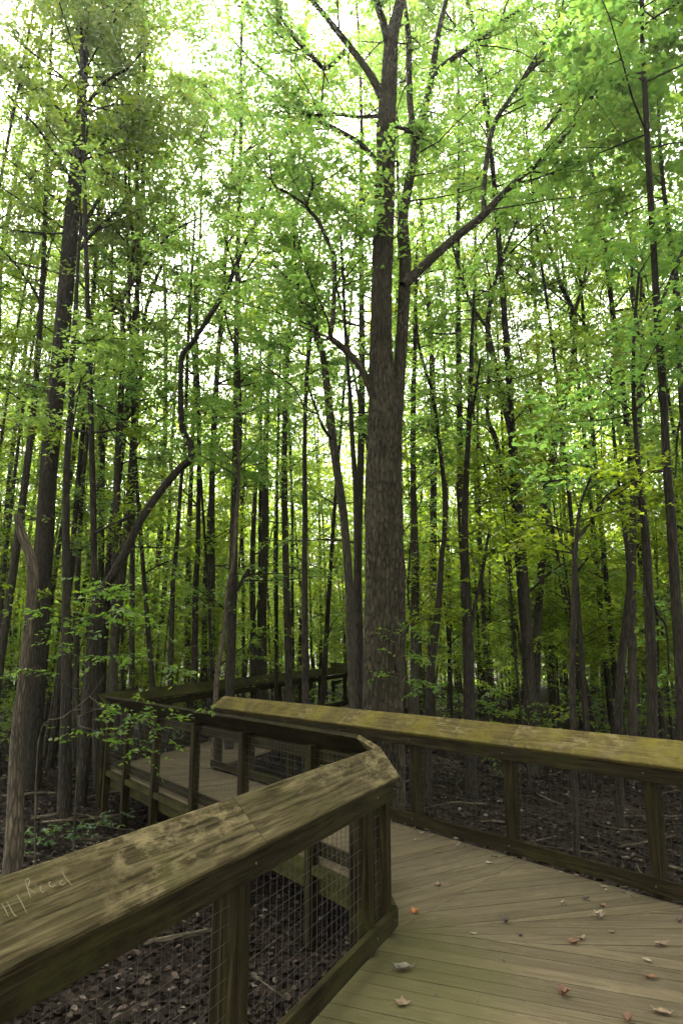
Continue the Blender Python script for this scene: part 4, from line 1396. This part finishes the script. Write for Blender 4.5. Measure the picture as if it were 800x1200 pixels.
# the maple boughs high at the right, nearer than the rest
g = np.random.default_rng(91)
p0 = np.array((6.3, 6.6, 0.0)); p0[2] = float(gz(6.3, 6.6))
st = [([p0, p0 + (0.05, 0, 2.5), p0 + (0.0, .1, 5.0), p0 + (-.15, .2, 7.6), p0 + (-.3, .4, 10.5)], .085, 0)]
for k in range(15):
    h = 4.8 + 0.40 * k
    q = p0 + np.array((-.02 * k * .5, .02 * k, h))
    a = math.pi + g.uniform(-1.0, .75)
    L = g.uniform(1.1, 2.0)
    e = np.array((math.cos(a), math.sin(a), 0))
    st.append(([q, q + e * L * .4 + (0, 0, .35), q + e * L * .75 + (0, 0, .45), q + e * L + (0, 0, .4)], .022, 3.4))
spray_plant('maple_tree', 'leafy maple reaching in at the upper right with large bright green leaves', 'tree', p0, st, 'leaf_near', 'bark_grey', 7, .105, 92, .45, 8, 'hex', .40)

# ------------------------------------------------------------------ leaf litter on the ground
g = np.random.default_rng(15)
nl = 90000
yy = 1.2 + 20 * g.random(nl) ** 1.25
xx = g.uniform(-1, 1, nl) * (0.55 * yy + 2.0)
keep = np.array([not on_walk(a, b, -0.25) for a, b in zip(xx, yy)])
xx, yy = xx[keep], yy[keep]
nl = len(xx)
c_ = np.stack([xx, yy, gz(xx, yy) + g.uniform(0.0, 0.035, nl)], 1)
a_ = g.uniform(0, 6.28, nl)
d_ = np.stack([np.cos(a_), np.sin(a_), g.normal(0.05, 0.3, nl)], 1)
d_ /= np.linalg.norm(d_, axis=1, keepdims=True)
n_ = g.normal(0, 0.45, (nl, 3)); n_[:, 2] += 1
me = leaf_mesh('leaf_litter', c_, d_, n_, g.uniform(0.035, 0.088, nl), 'hex', 0.36)
tag(link('leaf_litter', me, M['litter']), 'dead brown and pale leaves covering the ground below the boardwalk', 'leaf litter', kind='stuff')


mb = MB()
for k in range(170):
    y = 2.0 + 15 * g.random() ** 1.1
    x = g.uniform(-1, 1) * (0.55 * y + 1.5)
    if on_walk(x, y, 0.3): continue
    a, L = g.uniform(0, 6.28), g.uniform(0.25, 1.5)
    p = np.array((x, y, float(gz(x, y)) + 0.03))
    q = p + np.array((math.cos(a) * L * .5, math.sin(a) * L * .5, g.uniform(0, .06)))
    e = p + np.array((math.cos(a + .2) * L, math.sin(a + .2) * L, g.uniform(-.01, .10)))
    e[2] = float(gz(e[0], e[1])) + g.uniform(.01, .1)
    r = g.uniform(.006, .026)
    tube(mb, [p, q, e], [r, r * .8, r * .4], 5, 0, g)
tag(mb.build('fallen_twigs', M['bark_snag'], None, True), 'dead grey twigs lying in the leaf litter below the boardwalk', 'twigs', kind='stuff')

# ------------------------------------------------------------------ fallen leaves on the deck
def lobed_leaf(name, mat, p, size, rz, curl, label, group=None, seed=0, long=False, lift=0.0):
    """a dry leaf with five pointed lobes (or a long narrow one), curled, with a thin stalk"""
    g = np.random.default_rng(seed + 900)
    mb = MB()
    ring = []
    if long:
        prof = [(0.0, 0.04), (0.15, 0.16), (0.4, 0.23), (0.65, 0.19), (0.85, 0.09), (1.0, 0.01)]
        left = [(x - .5, w * g.uniform(.85, 1.15)) for x, w in prof]
        right = [(x - .5, -w * g.uniform(.85, 1.15)) for x, w in prof][::-1]
        ring = left + right
    else:
        angs = [-2.5, -1.95, -1.25, -0.75, 0.0, 0.75, 1.25, 1.95, 2.5]
        for i, a in enumerate(angs):
            r = (0.52 if i == 4 else 0.43) * g.uniform(.75, 1.1) if i % 2 == 0 else 0.30 * g.uniform(.85, 1.25)
            ring.append((r * math.cos(a), r * math.sin(a)))
            if i < 8:
                am = (a + angs[i + 1]) / 2
                rm = 0.37 * g.uniform(.85, 1.1)
                ring.append((rm * math.cos(am), rm * math.sin(am)))
        ring.append((-0.14, 0.0))
    cu = curl
    def zz(x, y):
        return cu * (y * y * 3.0 + 1.2 * x * x) + 0.14 * cu * math.sin(9 * x + seed) * math.cos(6 * y) + 0.02
    nrg = len(ring)
    vs = [(0, 0, zz(0, 0))] + [(x * .55, y * .55, zz(x * .55, y * .55)) for x, y in ring] + [(x, y, zz(x, y)) for x, y in ring]
    th = 0.018
    fs = []
    for i in range(nrg):
        j = (i + 1) % nrg
        fs += [(0, 1 + i, 1 + j), (1 + i, 1 + nrg + i, 1 + nrg + j, 1 + j)]
    nv = len(vs)
    vs = vs + [(x, y, z - th) for x, y, z in vs]
    fs = fs + [tuple(nv + k for k in f[::-1]) for f in fs]
    for i in range(nrg):
        j = (i + 1) % nrg
        fs.append((1 + nrg + i, nv + 1 + nrg + i, nv + 1 + nrg + j, 1 + nrg + j))
    zmin = min(z for _, _, z in vs)
    vs = [(x * size, y * size, (z - zmin) * size) for x, y, z in vs]
    mb.add(vs, fs)
    tube(mb, [np.array((-.12, 0, .06 - zmin)) * size, np.array((-.4, .05, .08 - zmin)) * size, np.array((-.68, .02, .015)) * size], [size * .02, size * .015, size * .012], 4)
    o = mb.build(name, FL[mat])
    o.location = (p[0], p[1], 0.0035 + lift)
    o.rotation_euler = (g.uniform(-.05, .05), g.uniform(-.05, .05), rz)
    tag(o, label, 'leaf', group)
    return o


FALL = [(486, 1071, 'orange', .10, .7, .8, 'curled bright orange leaf on the deck near the corner post', 0),
        (473, 1138, 'grey', .17, 0.25, .9, 'long curled grey brown leaf on mossy planks by the near railing', 1),
        (470, 1178, 'tan', .12, 0.1, .4, 'flat reddish tan leaf on green stained planks near the railing corner', 0),
        (513, 1038, 'tan', .10, .2, .35, 'flat tan leaf alone on the middle of the far deck', 0),
        (592, 1082, 'dark', .095, 1.0, .9, 'crumpled dark brown leaf alone in mid deck', 0),
        (609, 1098, 'dark', .07, 2.0, .7, 'tiny dark curled leaf just below the crumpled mid deck one', 1),
        (660, 1061, 'pale', .095, 1.4, 1.0, 'pale leaf standing curled on edge towards the right railing', 1),
        (686, 1055, 'dark', .085, .5, .9, 'dark crumpled leaf closest to the foot of the right railing', 0),
        (706, 1063, 'red', .075, 2.2, .8, 'small rust red leaf just behind a curled pale one', 0),
        (700, 1076, 'pale', .115, -.5, 1.0, 'pale curled leaf with dark shadowed folds near the right post', 0),
        (671, 1106, 'red', .105, .1, .5, 'red leaf lying half under a pale pink one', 0),
        (681, 1102, 'tan', .10, .6, .6, 'pale pinkish leaf resting against the red leaf', 1),
        (660, 1168, 'red', .115, .4, .9, 'crumpled red brown leaf at the lower middle of the deck', 0),
        (762, 1147, 'red', .10, -.2, .7, 'folded reddish leaf near the lower right edge of the deck', 1),
        (776, 1189, 'tan', .125, -.5, .8, 'curled tan leaf in the lower right corner of the deck', 1),
        (759, 1128, 'pale', .08, -.9, .9, 'small pale curled leaf above the folded reddish one', 1),
        (775, 1109, 'tan', .115, .1, .7, 'tan folded leaf beside a dark plank gap at the right', 1),
        (735, 1198, 'red', .09, 1.2, .8, 'dark red leaf cut by the bottom edge of the view', 0),
        (590, 1127, 'dark', .035, .2, .4, 'dot sized dark leaf scrap in the middle of the deck', 0),
        (555, 1095, 'pale', .06, .0, .4, 'tiny pale leaf scrap lying on the long plank gap', 1),
        (572, 1012, 'pale', .09, .4, .4, 'pale flat leaf on the far deck near the right railing foot', 0),
        (487, 985, 'pale', .06, .4, .5, 'tiny pale leaf far along the deck beside the corner post', 0),
        (512, 999, 'tan', .07, 1.4, .4, 'small tan leaf far along the deck past the corner post', 0),
        (795, 1081, 'dark', .07, .4, .6, 'dark leaf at the right edge of the deck below the railing', 0),
        (511, 1168, 'dark', .035, 1.4, .6, 'dark leaf scrap right of the flat reddish tan leaf', 0),
        (716, 1093, 'tan', .06, .4, .3, 'faint flat tan leaf right of the red and pink pair', 0)]
for k, (x, y, c, s, rz, cu, lab, lg) in enumerate(FALL):
    lobed_leaf('fallen_leaf', c, on_plane(x, y, 0), s * 0.82, rz, cu, lab, None, k, bool(lg))
GL = 'small leaves caught along the foot of the right railing'
for k in range(26):
    s = 1.4 + rnd.random() * 5.2
    p = B0 + DB * s + NB * rnd.uniform(-0.10, 0.03)
    lobed_leaf('fallen_leaf', rnd.choice(['pale', 'tan', 'pale', 'grey', 'brown']), p, rnd.uniform(.035, .075), rnd.uniform(0, 6.28), rnd.uniform(.3, 1),
               'small dry leaf caught along the foot of the right railing', GL, 100 + k, rnd.random() < .5)



# ------------------------------------------------------------------ moist air
mb = MB()
x0, x1, y0, y1, z0, z1 = -82, 82, -30, 78, -1.9, 32
mb.board([(x0, y0, z0), (x1, y0, z0), (x1, y1, z0), (x0, y1, z0), (x0, y0, z1), (x1, y0, z1), (x1, y1, z1), (x0, y1, z1)])
m, t = new_mat('haze')
pv = t.nodes.new('ShaderNodeVolumePrincipled')
pv.inputs['Color'].default_value = (0.95, 0.97, 0.95, 1)
pv.inputs['Density'].default_value = 0.0006
pv.inputs['Anisotropy'].default_value = 0.75
o = t.nodes.new('ShaderNodeOutputMaterial')
t.links.new(pv.outputs[0], o.inputs['Volume'])
hz = mb.build('haze', m)
tag(hz, 'thin pale haze hanging in the forest air', kind='stuff')
